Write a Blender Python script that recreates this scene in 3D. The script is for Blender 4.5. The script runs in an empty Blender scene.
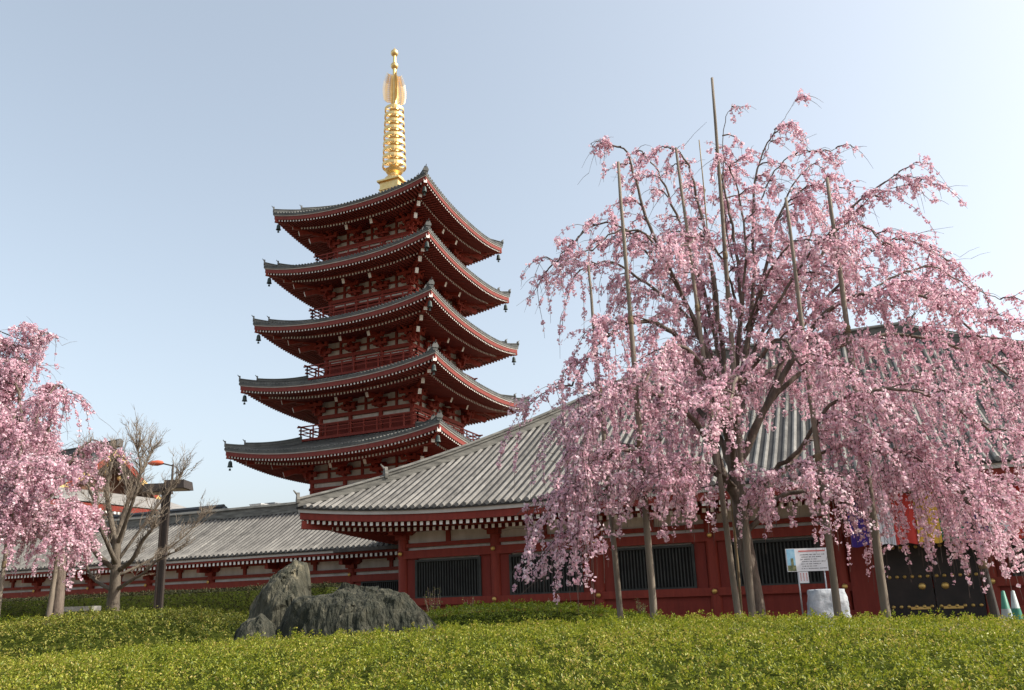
import bpy, math, random
import numpy as np
from mathutils import Vector, Matrix, noise

random.seed(7)
rng = np.random.default_rng(11)
S = bpy.context.scene
COL = S.collection
pi = math.pi

# ------------------------------------------------------------------ camera
FPX, PITCH, YAW, CAMH = 790.7, 0.2416, 0.3967, 1.6
ROLL, PCY = -0.0348, 404.9                # slight camera roll; height of the optical centre in the picture
cF = np.array([-math.sin(YAW)*math.cos(PITCH), math.cos(YAW)*math.cos(PITCH), math.sin(PITCH)])
cR = np.array([math.cos(YAW), math.sin(YAW), 0.0])
cU = np.cross(cR, cF)
hF = np.array([-math.sin(YAW), math.cos(YAW), 0.0])
pR = cR*math.cos(ROLL) + cU*math.sin(ROLL); pU = cU*math.cos(ROLL) - cR*math.sin(ROLL)
C0 = np.array([0, 0, CAMH])

def PX(x, y, d):
    """world point seen at photo position (x, y), d metres ahead of the viewpoint"""
    r = cF*FPX + pR*(x-512) + pU*(PCY-y)
    p = C0 + r*(d/(r @ hF))
    return Vector(p)

def RD(r, d, z=0.0):
    p = hF*d + cR*r
    return Vector((p[0], p[1], z))

cam = bpy.data.cameras.new("camera")
co = bpy.data.objects.new("camera", cam); COL.objects.link(co)
cam.sensor_width = 36; cam.lens = FPX/1024*36
cam.clip_start = 0.1; cam.clip_end = 3000
co.matrix_world = Matrix(((pR[0], pU[0], -cF[0], C0[0]), (pR[1], pU[1], -cF[1], C0[1]), (pR[2], pU[2], -cF[2], C0[2]), (0, 0, 0, 1)))
cam.shift_y = (PCY-345)/1024
S.camera = co

# ------------------------------------------------------------------ world and sun
SUN_EL, SUN_AZ = math.radians(41), math.radians(14)      # azimuth from +X toward +Y
sd = Vector((math.cos(SUN_EL)*math.cos(SUN_AZ), math.cos(SUN_EL)*math.sin(SUN_AZ), math.sin(SUN_EL)))
W = bpy.data.worlds.new("World"); S.world = W; W.use_nodes = True
nt = W.node_tree; nt.nodes.clear()
sky = nt.nodes.new('ShaderNodeTexSky'); sky.sky_type = 'NISHITA'; sky.sun_disc = False
sky.sun_elevation = SUN_EL
sky.sun_rotation = math.atan2(sd.x, sd.y)
sky.air_density = 1.0; sky.dust_density = 4.2; sky.ozone_density = 1.0; sky.altitude = 20
bg = nt.nodes.new('ShaderNodeBackground'); bg.inputs[1].default_value = 0.15
out = nt.nodes.new('ShaderNodeOutputWorld')
hsv = nt.nodes.new('ShaderNodeHueSaturation'); hsv.inputs['Hue'].default_value = 0.489; hsv.inputs['Saturation'].default_value = 0.66; hsv.inputs['Value'].default_value = 0.89
gm = nt.nodes.new('ShaderNodeGamma'); gm.inputs[1].default_value = 0.80
nt.links.new(sky.outputs[0], gm.inputs[0]); nt.links.new(gm.outputs[0], hsv.inputs['Color']); nt.links.new(hsv.outputs[0], bg.inputs[0]); nt.links.new(bg.outputs[0], out.inputs[0])
sl = bpy.data.lights.new("sun", 'SUN'); sl.energy = 2.25; sl.angle = math.radians(0.5); sl.color = (1, 0.93, 0.82)
so = bpy.data.objects.new("sun", sl); COL.objects.link(so)
so.rotation_euler = sd.to_track_quat('Z', 'Y').to_euler()
so.location = (30, 10, 60)
S.view_settings.view_transform = 'Standard'; S.view_settings.look = 'None'
S.view_settings.exposure = 1.4; S.view_settings.gamma = 1.0; S.view_settings.use_curve_mapping = False

# ------------------------------------------------------------------ materials
def mat(name, c1, c2=None, scale=4.0, rough=0.7, bump=0.0, bscale=None, metal=0.0, island=False,
        transl=0.0, spec=0.3, stretch=None, detail=5.0, c3=None, contrast=(0.35, 0.65), bdist=0.02, ivar=1.0):
    m = bpy.data.materials.new(name); m.use_nodes = True
    t = m.node_tree; t.nodes.clear(); N = t.nodes.new; L = t.links.new
    o = N('ShaderNodeOutputMaterial'); b = N('ShaderNodeBsdfPrincipled')
    b.inputs['Roughness'].default_value = rough; b.inputs['Metallic'].default_value = metal
    b.inputs['Specular IOR Level'].default_value = spec
    c2 = c2 or c1
    ramp = N('ShaderNodeValToRGB')
    e = ramp.color_ramp.elements
    e[0].color = (*c1, 1); e[1].color = (*c2, 1); e[0].position, e[1].position = contrast
    if c3:
        x = e.new(min(0.98, contrast[1]+0.22)); x.color = (*c3, 1)
    tc = N('ShaderNodeTexCoord'); mp = N('ShaderNodeMapping')
    if stretch: mp.inputs['Scale'].default_value = stretch
    L(tc.outputs['Object'], mp.inputs[0])
    nz = N('ShaderNodeTexNoise'); nz.inputs['Scale'].default_value = scale; nz.inputs['Detail'].default_value = detail
    nz.inputs['Roughness'].default_value = 0.62
    L(mp.outputs[0], nz.inputs[0])
    if island:
        g = N('ShaderNodeNewGeometry'); mx = N('ShaderNodeMath'); mx.operation = 'MULTIPLY_ADD'
        sub = N('ShaderNodeMath'); sub.operation = 'SUBTRACT'; sub.inputs[1].default_value = 0.5
        L(nz.outputs[0], sub.inputs[0]); L(sub.outputs[0], mx.inputs[0])
        mx.inputs[1].default_value = 0.9 if ivar == 1.0 else 1.5
        iv = N('ShaderNodeMath'); iv.operation = 'MULTIPLY_ADD'; iv.inputs[1].default_value = ivar; iv.inputs[2].default_value = 0.5*(1-ivar)
        L(g.outputs['Random Per Island'], iv.inputs[0]); L(iv.outputs[0], mx.inputs[2]); L(mx.outputs[0], ramp.inputs[0])
        e[0].position, e[1].position = 0.05, 0.8
        if c3: e[2].position = 0.97
    else:
        L(nz.outputs[0], ramp.inputs[0])
    L(ramp.outputs[0], b.inputs['Base Color'])
    if bump:
        bp = N('ShaderNodeBump'); bp.inputs['Strength'].default_value = bump; bp.inputs['Distance'].default_value = bdist
        n2 = N('ShaderNodeTexNoise'); n2.inputs['Scale'].default_value = bscale or scale*6; n2.inputs['Detail'].default_value = 6
        L(mp.outputs[0], n2.inputs[0]); L(n2.outputs[0], bp.inputs['Height']); L(bp.outputs[0], b.inputs['Normal'])
    if transl:
        tr = N('ShaderNodeBsdfTranslucent'); L(ramp.outputs[0], tr.inputs[0])
        ms = N('ShaderNodeMixShader'); ms.inputs[0].default_value = transl
        L(b.outputs[0], ms.inputs[1]); L(tr.outputs[0], ms.inputs[2]); L(ms.outputs[0], o.inputs[0])
    else:
        L(b.outputs[0], o.inputs[0])
    return m

M = {}
M['red'] = mat('vermilion_lacquer', (0.20, 0.027, 0.016), (0.26, 0.038, 0.021), 2.2, 0.62, 0.25, 16, c3=(0.14, 0.026, 0.020), stretch=(3, 3, 0.5), detail=9)
M['redp'] = mat('deep_vermilion', (0.165, 0.022, 0.014), (0.215, 0.030, 0.018), 2.0, 0.68, 0.25, 16, c3=(0.115, 0.021, 0.016), stretch=(3, 3, 0.4), detail=9)
M['pred'] = mat('pagoda_vermilion', (0.165, 0.031, 0.024), (0.215, 0.042, 0.031), 2.0, 0.7, 0.2, 12, c3=(0.16, 0.030, 0.024), stretch=(2, 2, 0.6), detail=8)
M['white'] = mat('white_plaster', (0.50, 0.475, 0.43), (0.68, 0.66, 0.615), 1.4, 0.9, 0.2, 30, stretch=(1.5, 1.5, 0.5), detail=8)
M['cap'] = mat('white_paint', (0.66, 0.64, 0.58), (0.82, 0.80, 0.75), 3.0, 0.7)
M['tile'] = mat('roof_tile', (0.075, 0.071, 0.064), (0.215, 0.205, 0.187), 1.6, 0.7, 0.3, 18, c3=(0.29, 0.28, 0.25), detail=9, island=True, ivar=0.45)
M['tilebed'] = mat('roof_tile_trough', (0.020, 0.019, 0.018), (0.05, 0.047, 0.043), 1.2, 0.7, 0.3, 18, detail=8)  # dirt plus the shade between ribs, both put into this dark tone
M['gtile'] = mat('gallery_tile', (0.065, 0.062, 0.057), (0.185, 0.177, 0.162), 1.6, 0.7, 0.3, 18, c3=(0.25, 0.24, 0.215), detail=9, island=True, ivar=0.45)
M['ridge'] = mat('ridge_tile', (0.085, 0.082, 0.072), (0.19, 0.183, 0.16), 1.6, 0.7, 0.3, 12, stretch=(1, 1, 5))
M['ptile'] = mat('pagoda_tile', (0.065, 0.068, 0.064), (0.12, 0.122, 0.114), 1.1, 0.55, c3=(0.155, 0.155, 0.14))
M['fascia'] = mat('eave_board', (0.38, 0.355, 0.32), (0.48, 0.45, 0.41), 1.5, 0.8)
M['dark'] = mat('window_painted_depth', (0.012, 0.012, 0.012), (0.022, 0.02, 0.018), 2, 0.8)  # near-black flat sheet colour stands in for the unlit depth behind the bars
M['bars'] = mat('dark_lattice', (0.028, 0.030, 0.027), (0.05, 0.052, 0.046), 3, 0.6)
M['black'] = mat('black_lacquer', (0.014, 0.011, 0.010), (0.028, 0.021, 0.018), 2, 0.45)
M['gold'] = mat('gilt_metal', (0.78, 0.53, 0.20), (0.90, 0.67, 0.32), 2.5, 0.42, metal=1.0)
M['brass'] = mat('brass_fitting', (0.62, 0.40, 0.12), (0.75, 0.50, 0.17), 3, 0.5, metal=0.85)
M['bronze'] = mat('bronze_bell', (0.03, 0.042, 0.04), (0.06, 0.075, 0.07), 3, 0.5, metal=0.5)
M['bark'] = mat('cherry_bark', (0.075, 0.056, 0.046), (0.19, 0.152, 0.122), 7, 0.9, 0.9, 26, stretch=(1, 1, 0.35), c3=(0.24, 0.20, 0.165))
M['twig'] = mat('cherry_twig', (0.075, 0.052, 0.045), (0.14, 0.105, 0.088), 8, 0.85)
M['bark2'] = mat('bare_bark', (0.06, 0.048, 0.036), (0.145, 0.122, 0.095), 6, 0.9, 0.9, 22, stretch=(1, 1, 0.4), c3=(0.20, 0.175, 0.14))
M['shoot'] = mat('bare_shoot', (0.15, 0.12, 0.09), (0.24, 0.20, 0.155), 6, 0.85)
M['pole'] = mat('weathered_wood', (0.13, 0.105, 0.08), (0.25, 0.21, 0.165), 5, 0.85, 0.5, 30, stretch=(1, 1, 0.12), c3=(0.31, 0.27, 0.22))
M['pole2'] = mat('dark_weathered_wood', (0.05, 0.045, 0.042), (0.09, 0.08, 0.07), 5, 0.85, 0.5, 30, stretch=(1, 1, 0.12))
M['bamboo'] = mat('bamboo', (0.17, 0.125, 0.07), (0.27, 0.205, 0.11), 4, 0.6, stretch=(1, 1, 0.3))
M['straw'] = mat('straw_rope', (0.14, 0.10, 0.06), (0.22, 0.17, 0.10), 30, 0.95, 0.4)
M['blossom'] = mat('cherry_blossom', (0.70, 0.425, 0.515), (0.86, 0.64, 0.705), 1.0, 0.75, island=True, transl=0.42, spec=0.05, c3=(0.95, 0.83, 0.86))
M['leafA'] = mat('azalea_leaf', (0.105, 0.150, 0.012), (0.345, 0.36, 0.034), 0.9, 0.45, island=True, transl=0.36, spec=0.35, c3=(0.46, 0.36, 0.10))
M['leafB'] = mat('azalea_leaf_olive', (0.065, 0.095, 0.011), (0.245, 0.25, 0.028), 0.9, 0.5, island=True, transl=0.22, spec=0.3, c3=(0.30, 0.24, 0.06))
M['leafC'] = mat('azalea_leaf_fresh', (0.10, 0.16, 0.012), (0.29, 0.32, 0.022), 0.9, 0.5, island=True, transl=0.32, spec=0.35)
M['leafD'] = mat('hedge_leaf_shaded', (0.018, 0.022, 0.007), (0.052, 0.054, 0.018), 0.9, 0.6, island=True, transl=0.15, spec=0.2, c3=(0.10, 0.075, 0.03))  # leaf greens darkened to stand in for the shadow over the back hedge
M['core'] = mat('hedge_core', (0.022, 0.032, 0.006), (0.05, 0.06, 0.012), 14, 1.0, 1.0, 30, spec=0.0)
M['rock'] = mat('garden_rock', (0.013, 0.016, 0.010), (0.055, 0.054, 0.038), 3.2, 0.9, 1.0, 12, stretch=(3.0, 3.0, 0.6), c3=(0.20, 0.175, 0.115), detail=11, contrast=(0.36, 0.58), bdist=0.05)
M['rock2'] = mat('pale_veined_rock', (0.016, 0.019, 0.012), (0.085, 0.08, 0.056), 3.2, 0.9, 1.0, 12, stretch=(3.0, 3.0, 0.5), c3=(0.30, 0.26, 0.17), detail=11, contrast=(0.34, 0.58), bdist=0.05)
M['stone'] = mat('grey_stone', (0.20, 0.195, 0.18), (0.30, 0.29, 0.265), 6, 0.85, 0.4)
M['soil'] = mat('bare_soil', (0.10, 0.072, 0.045), (0.19, 0.145, 0.095), 1.1, 0.95, 0.6, 25, detail=9)
M['steel'] = mat('brown_painted_steel', (0.034, 0.027, 0.023), (0.05, 0.040, 0.034), 2, 0.5)
M['lens'] = mat('frosted_lamp_lens', (0.35, 0.34, 0.31), None, 2, 0.4)
M['redlamp'] = mat('orange_red_shade', (0.50, 0.10, 0.05), (0.58, 0.14, 0.07), 3, 0.45)
M['signw'] = mat('white_panel', (0.58, 0.58, 0.60), (0.68, 0.68, 0.70), 2, 0.5)
M['metal'] = mat('galvanised_tube', (0.42, 0.43, 0.44), (0.52, 0.53, 0.54), 5, 0.45, metal=0.6)
M['skyblue'] = mat('print_blue', (0.16, 0.36, 0.52), (0.30, 0.50, 0.62), 9, 0.6)
M['printgreen'] = mat('print_green', (0.05, 0.07, 0.03), (0.20, 0.20, 0.10), 14, 0.6)
M['ink'] = mat('grey_ink', (0.16, 0.16, 0.17), None, 5, 0.7)
M['inkred'] = mat('red_ink', (0.50, 0.13, 0.12), None, 5, 0.7)
M['sheet'] = mat('white_vinyl_sheet', (0.28, 0.31, 0.34), (0.50, 0.53, 0.56), 5, 0.5, 1.0, 9)
M['purple'] = mat('purple_cloth', (0.045, 0.02, 0.16), (0.065, 0.03, 0.21), 3, 0.85)
M['clothw'] = mat('white_cloth', (0.62, 0.62, 0.64), (0.72, 0.72, 0.74), 3, 0.85)
M['clothr'] = mat('red_cloth', (0.48, 0.045, 0.035), (0.56, 0.06, 0.045), 3, 0.85)
M['clothy'] = mat('yellow_cloth', (0.62, 0.36, 0.05), (0.70, 0.43, 0.07), 3, 0.85)
M['clothg'] = mat('green_cloth', (0.03, 0.16, 0.09), (0.05, 0.21, 0.12), 3, 0.85)
M['cone'] = mat('green_plastic', (0.035, 0.17, 0.115), (0.05, 0.22, 0.15), 3, 0.5)
M['conew'] = mat('pale_plastic', (0.30, 0.36, 0.35), (0.40, 0.45, 0.44), 3, 0.5)
M['hroof'] = mat('distant_roof', (0.17, 0.165, 0.155), (0.26, 0.25, 0.235), 0.35, 0.7, stretch=(6, 1, 1))
M['gable'] = mat('shade_toned_gable', (0.10, 0.05, 0.035), (0.17, 0.085, 0.055), 1.5, 0.8)  # brown darkened to put the shade of the deep gable into the colour
M['droof'] = mat('dark_far_roof', (0.055, 0.058, 0.062), (0.09, 0.092, 0.096), 0.5, 0.6)
M['concrete'] = mat('pale_concrete', (0.42, 0.42, 0.41), (0.52, 0.52, 0.50), 0.5, 0.85)
M['concrete2'] = mat('grey_concrete', (0.20, 0.215, 0.23), (0.27, 0.28, 0.29), 0.5, 0.8)
M['glass'] = mat('window_glass', (0.03, 0.035, 0.045), None, 1, 0.1, spec=0.6)
M['cable'] = mat('black_cable', (0.03, 0.03, 0.03), None, 1, 0.6)
M['pot'] = mat('clay_pot', (0.05, 0.04, 0.04), (0.08, 0.06, 0.05), 3, 0.8)
M['shrub'] = mat('shrub_leaf', (0.05, 0.07, 0.02), (0.16, 0.15, 0.04), 2, 0.6, island=True, transl=0.25)

# ------------------------------------------------------------------ mesh helpers
class MB:
    def __init__(s): s.v = []; s.f = []; s.m = []
    def add(s, vs, fs, m=0):
        o = len(s.v); s.v += [tuple(x) for x in vs]
        for f in fs: s.f.append(tuple(o+i for i in f)); s.m.append(m)
    def hexa(s, p, m=0, mend=None):
        """p: 4 points of one end then the 4 of the other; mend = material of the second end"""
        fs = [(0, 3, 2, 1), (0, 1, 5, 4), (1, 2, 6, 5), (2, 3, 7, 6), (3, 0, 4, 7)]
        s.add(p, fs, m)
        o = len(s.v)-8; s.f.append((o+4, o+5, o+6, o+7)); s.m.append(m if mend is None else mend)
    def box(s, c, sz, rz=0.0, m=0, mat3=None):
        x, y, z = sz[0]/2, sz[1]/2, sz[2]/2
        R = mat3 or Matrix.Rotation(rz, 3, 'Z'); c = Vector(c)
        P = [c + R @ Vector(q) for q in ((-x, -y, -z), (x, -y, -z), (x, y, -z), (-x, y, -z), (-x, -y, z), (x, -y, z), (x, y, z), (-x, y, z))]
        s.add(P, [(0, 3, 2, 1), (4, 5, 6, 7), (0, 1, 5, 4), (1, 2, 6, 5), (2, 3, 7, 6), (3, 0, 4, 7)], m)
    def bar(s, a, b, w, h, m=0, mend=None):
        a = Vector(a); b = Vector(b); d = (b-a).normalized()
        sd_ = d.cross(Vector((0, 0, 1)))
        if sd_.length < 1e-4: sd_ = Vector((1, 0, 0))
        sd_.normalize(); up = sd_.cross(d)
        q = [sd_*(-w/2)-up*(h/2), sd_*(w/2)-up*(h/2), sd_*(w/2)+up*(h/2), sd_*(-w/2)+up*(h/2)]
        s.hexa([a+x for x in q]+[b+x for x in q], m, mend)
    def tube(s, pts, rad, n=6, m=0, cap=True):
        pts = [Vector(p) for p in pts]
        if not hasattr(rad, '__len__'): rad = [rad]*len(pts)
        ref = None; rings = []; o = len(s.v)
        for i, p in enumerate(pts):
            d = (pts[min(i+1, len(pts)-1)]-pts[max(i-1, 0)])
            if d.length < 1e-9: d = Vector((0, 0, 1))
            d.normalize()
            if ref is None:
                ref = d.orthogonal().normalized()
            ref = (ref - d*ref.dot(d))
            if ref.length < 1e-6: ref = d.orthogonal()
            ref.normalize(); b = d.cross(ref)
            for k in range(n):
                a = 2*pi*k/n
                s.v.append(tuple(p + (ref*math.cos(a)+b*math.sin(a))*rad[i]))
        for i in range(len(pts)-1):
            for k in range(n):
                k2 = (k+1) % n
                s.f.append((o+i*n+k, o+i*n+k2, o+(i+1)*n+k2, o+(i+1)*n+k)); s.m.append(m)
        if cap:
            s.f.append(tuple(o+k for k in reversed(range(n)))); s.m.append(m)
            e = o+(len(pts)-1)*n
            s.f.append(tuple(e+k for k in range(n))); s.m.append(m)
    def lathe(s, prof, c, n=16, m=0, axis=None):
        """prof: list of (radius, z)"""
        c = Vector(c); o = len(s.v)
        R = axis or Matrix.Identity(3)
        for r, z in prof:
            for k in range(n):
                a = 2*pi*k/n
                s.v.append(tuple(c + R @ Vector((r*math.cos(a), r*math.sin(a), z))))
        for i in range(len(prof)-1):
            for k in range(n):
                k2 = (k+1) % n
                s.f.append((o+i*n+k, o+i*n+k2, o+(i+1)*n+k2, o+(i+1)*n+k)); s.m.append(m)
    def grid(s, P, m=0):
        """P: rows of points"""
        o = len(s.v); nr = len(P); nc = len(P[0])
        for r in P: s.v += [tuple(x) for x in r]
        for i in range(nr-1):
            for j in range(nc-1):
                s.f.append((o+i*nc+j, o+i*nc+j+1, o+(i+1)*nc+j+1, o+(i+1)*nc+j)); s.m.append(m)
    def build(s, name, mats, parent=None, smooth=False, angle=None):
        me = bpy.data.meshes.new(name)
        me.from_pydata(s.v, [], s.f)
        if not isinstance(mats, (list, tuple)): mats = [mats]
        for x in mats: me.materials.append(x)
        if len(mats) > 1: me.polygons.foreach_set('material_index', s.m)
        if smooth: me.polygons.foreach_set('use_smooth', [True]*len(me.polygons))
        me.update()
        ob = bpy.data.objects.new(name, me); COL.objects.link(ob)
        if parent is not None:
            ob.parent = parent
            wm = Matrix.Translation(-world_loc(parent))
            me.transform(wm)
            LOC[ob] = world_loc(parent)
        return ob

LOC = {}
def world_loc(o): return LOC.get(o, Vector((0, 0, 0)))

def tag(o, label, cat, group=None, kind=None):
    o['label'] = label; o['category'] = cat
    if group: o['group'] = group
    if kind: o['kind'] = kind
    return o
def thing(name, label, cat, loc=(0, 0, 0), group=None):
    o = bpy.data.objects.new(name, None); COL.objects.link(o)
    o.location = loc; LOC[o] = Vector(loc); o.empty_display_size = 0.2
    return tag(o, label, cat, group)

def np_mesh(name, verts, nper, faces_local, mats, parent=None, extra=None):
    """many copies of a small face fan: verts (K, nper, 3), faces_local list of quads"""
    K = verts.shape[0]
    V = verts.reshape(-1, 3).astype(np.float32)
    fl = np.array(faces_local, dtype=np.int32); q = fl.shape[1]
    Fc = (fl[None] + (np.arange(K, dtype=np.int32)*nper)[:, None, None]).reshape(-1, q)
    me = bpy.data.meshes.new(name)
    ev = ef = None; midx = None
    if extra is not None and len(extra.f):
        ev = np.array(extra.v, dtype=np.float32)
    nv = len(V) + (len(ev) if ev is not None else 0)
    loops = Fc.reshape(-1); starts = np.arange(len(Fc))*q; tot = np.full(len(Fc), q)
    mi = np.zeros(len(Fc), dtype=np.int32)
    if ev is not None:
        el = np.array([i for f in extra.f for i in f], dtype=np.int32)+len(V)
        et = np.array([len(f) for f in extra.f]); es = len(loops)+np.concatenate([[0], np.cumsum(et)[:-1]])
        loops = np.concatenate([loops, el]); starts = np.concatenate([starts, es]); tot = np.concatenate([tot, et])
        mi = np.concatenate([mi, np.ones(len(et), dtype=np.int32)]); V = np.concatenate([V, ev])
    if parent is not None:
        V = V - np.array(world_loc(parent), dtype=np.float32)
    me.vertices.add(nv); me.vertices.foreach_set('co', V.reshape(-1))
    me.loops.add(len(loops)); me.loops.foreach_set('vertex_index', loops.astype(np.int32))
    me.polygons.add(len(tot)); me.polygons.foreach_set('loop_start', starts.astype(np.int32))
    try: me.polygons.foreach_set('loop_total', tot.astype(np.int32))
    except Exception: pass
    for x in (mats if isinstance(mats, (list, tuple)) else [mats]): me.materials.append(x)
    me.polygons.foreach_set('material_index', mi)
    me.update(calc_edges=True); me.validate()
    ob = bpy.data.objects.new(name, me); COL.objects.link(ob)
    if parent is not None: ob.parent = parent; LOC[ob] = world_loc(parent)
    return ob

def frames(nrm):
    """two unit vectors at right angles to each normal, randomly spun"""
    n = nrm/np.linalg.norm(nrm, axis=1, keepdims=True)
    r = rng.normal(size=n.shape); a = np.cross(n, r); a /= np.linalg.norm(a, axis=1, keepdims=True)+1e-9
    return n, a, np.cross(n, a)

def smooth01(x): x = max(0.0, min(1.0, x)); return x*x*(3-2*x)
def fbm(x, y, z=0.0, o=4): return noise.fractal(Vector((x, y, z)), 1.0, 2.0, o)

# ------------------------------------------------------------------ ground
def ground_z(x, y):
    d = -math.sin(YAW)*x + math.cos(YAW)*y
    r = math.cos(YAW)*x + math.sin(YAW)*y
    z = 0.60*smooth01((d-2.5)/7.0) + 0.40*smooth01((d-9.5)/4)*smooth01((1.0-r)/6)*smooth01((21-d)/4) + 0.05*smooth01((d-10)/12)
    return z + 0.03*fbm(x*0.6, y*0.6)
g = MB()
ax = [-900, -500, -250, -120, -70] + [-50+2.0*i for i in range(41)] + [50, 80, 140, 260, 500, 900]
ay = [-600, -200, -60, -20] + [-8+1.2*i for i in range(45)] + [55, 75, 110, 200, 400, 800, 1500]
g.grid([[(x, y, ground_z(x, y)) for x in ax] for y in ay])
o = g.build('ground', M['soil'], smooth=True); o['kind'] = 'structure'

# ------------------------------------------------------------------ hip roofs and eaves (shared by the pagoda and the halls)
class Roof:
    """roof over a rectangle: half sizes LX, LY about (cx, cy); u runs along a side, v outward"""
    def __init__(s, cx, cy, LX, LY, ze, lift, Lc, prof, smax, hips=True, lexp=1.6):
        s.cx, s.cy, s.LX, s.LY, s.ze, s.lift, s.Lc, s.prof, s.smax, s.hips, s.lexp = cx, cy, LX, LY, ze, lift, Lc, prof, smax, hips, lexp
    def ab(s, k): return (s.LX, s.LY) if k % 2 == 0 else (s.LY, s.LX)
    def P(s, k, u, v, z):
        c = ((u, -v), (v, u), (-u, v), (-v, -u))[k]
        return Vector((s.cx+c[0], s.cy+c[1], z))
    def lf(s, k, u, sl=0.0):
        A = s.ab(k)[0]
        if not s.lift: return 0.0
        x = max(0.0, (min(abs(u), A)-(A-s.Lc))/s.Lc)
        return s.lift*x**2.3*max(0.0, 1-sl/s.smax)**s.lexp
    def top(s, k, u, sl): # roof skin height, sl = distance in from the eave
        A = s.ab(k)[0]
        ue = u
        if s.hips and A-sl > 1e-6: ue = u*A/max(A-sl, abs(u), 1e-6)
        return s.ze + s.prof(sl) + s.lf(k, ue, sl)
    def skin(s, mb, sides, m, ns=10, nu=24, dz=0.0):
        for k in sides:
            A, B = s.ab(k)
            rows = []
            for i in range(ns+1):
                sl = s.smax*i/ns; a = A-sl if s.hips else A
                rows.append([s.P(k, a*(-1+2*j/nu), B-sl, s.top(k, a*(-1+2*j/nu), sl)+dz) for j in range(nu+1)])
            mb.grid(rows, m)
    def ribs(s, mb, sides, pitch, rad, m, ns=9, caps=True):
        for k in sides:
            A, B = s.ab(k); n = int(2*A/pitch)
            for i in range(n+1):
                u = -A + (2*A-n*pitch)/2 + i*pitch
                L = min(s.smax, A-abs(u)) if s.hips else s.smax
                if L < 0.25: continue
                steps = max(2, int(round(ns*L/s.smax)))
                rows = []
                for j in range(steps+1):
                    sl = L*j/steps - (0.05 if j == 0 else 0)
                    z = s.top(k, u, max(sl, 0))
                    rows.append([s.P(k, u+rad*c, B-sl, z+rad*h) for c, h in ((-1, -0.2), (-0.72, 0.62), (0, 1.0), (0.72, 0.62), (1, -0.2))])
                mb.grid(rows, m)
                if caps:
                    z = s.top(k, u, 0); cpt = [s.P(k, u+rad*math.cos(q)*1.05, B+0.06, z+rad*0.25+rad*0.95*math.sin(q)) for q in [2*pi*h/8 for h in range(8)]]
                    cin = [p + (s.P(k, u, B-0.1, 0)-s.P(k, u, B, 0)) for p in cpt]
                    mb.add(cpt+cin, [tuple(range(8))]+[(h, (h+1) % 8, 8+(h+1) % 8, 8+h) for h in range(8)], m)
    def strip(s, mb, sides, v0, v1, z0, z1, m, n=32, inset=0.0):
        """board running along the eave, between offsets v0..v1 in from the eave and heights z0..z1 from the eave line"""
        for k in sides:
            A, B = s.ab(k)
            for j in range(n):
                q = []
                for jj in (j, j+1):
                    t = -1+2*jj/n; pts = []
                    for vv, zz in ((v0, z0), (v1, z0), (v1, z1), (v0, z1)):
                        a = (A-vv) if s.hips else A
                        pts.append(s.P(k, a*t, B-vv, s.ze+zz+s.lf(k, A*t)))
                    q += pts
                mb.hexa(q, m)
    def soffit(s, mb, sides, v0, v1, z0, slope, m, n=24):
        for k in sides:
            A, B = s.ab(k); rows = []
            for i in range(6):
                sl = v0+(v1-v0)*i/5; a = A-sl if s.hips else A
                rows.append([s.P(k, a*(-1+2*j/n), B-sl, s.ze+z0+slope*(sl-v0)+s.lf(k, A*(-1+2*j/n))*(1-0.85*(sl-v0)/(v1-v0))) for j in range(n+1)])
            mb.grid(rows, m)
    def rafters(s, mb, sides, pitch, w, h, v0, v1, z0, slope, m, mend, vfade, vbase):
        for k in sides:
            A, B = s.ab(k); n = int((2*(A-v0)-w)/pitch)
            for i in range(n+1):
                u = -n*pitch/2+i*pitch
                vend = min(v1, A-abs(u)-0.02) if s.hips else v1
                if vend-v0 < 0.1: continue
                q = []
                for sl in (vend, v0):
                    A2 = A-v0 if s.hips else A
                    lf = s.lf(k, u*A/A2)*(1-0.85*(sl-vbase)/(vfade-vbase))
                    z = s.ze+z0+slope*(sl-v0)+lf
                    q += [s.P(k, u-w/2, B-sl, z-h), s.P(k, u+w/2, B-sl, z-h), s.P(k, u+w/2, B-sl, z), s.P(k, u-w/2, B-sl, z)]
                mb.hexa(q, m, mend)
    def hip_path(s, c, n=14, s1=None):
        s1 = s1 or s.smax; out = []
        sx, sy = ((-1, -1), (1, -1), (1, 1), (-1, 1))[c]
        for i in range(n+1):
            sl = s1*i/n
            z = s.ze + s.prof(sl) + s.lift*max(0.0, 1-sl/s.smax)**s.lexp
            out.append(Vector((s.cx+sx*(s.LX-sl), s.cy+sy*(s.LY-sl), z)))
        return out

def ridge_sweep(mb, path, w, h, m=0, base=-0.05):
    """stacked ridge: a band with a rounded cap tile"""
    prof = [(-w/2, base), (-w/2, h*0.62), (-w*0.62, h*0.66), (-w*0.62, h*0.74), (-w*0.32, h*0.80), (-w*0.2, h*0.95), (0, h), (w*0.2, h*0.95), (w*0.32, h*0.80), (w*0.62, h*0.74), (w*0.62, h*0.66), (w/2, h*0.62), (w/2, base)]
    rows = []
    for i, p in enumerate(path):
        d = path[min(i+1, len(path)-1)]-path[max(i-1, 0)]; sd_ = Vector((d.y, -d.x, 0)).normalized()
        rows.append([p + sd_*a + Vector((0, 0, b)) for a, b in prof])
    mb.grid(rows, m)
    o = len(mb.v)-len(rows)*len(prof); n = len(prof)
    mb.f.append(tuple(o+i for i in range(n))); mb.m.append(m)
    e = o+(len(rows)-1)*n
    mb.f.append(tuple(e+i for i in reversed(range(n)))); mb.m.append(m)

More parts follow.
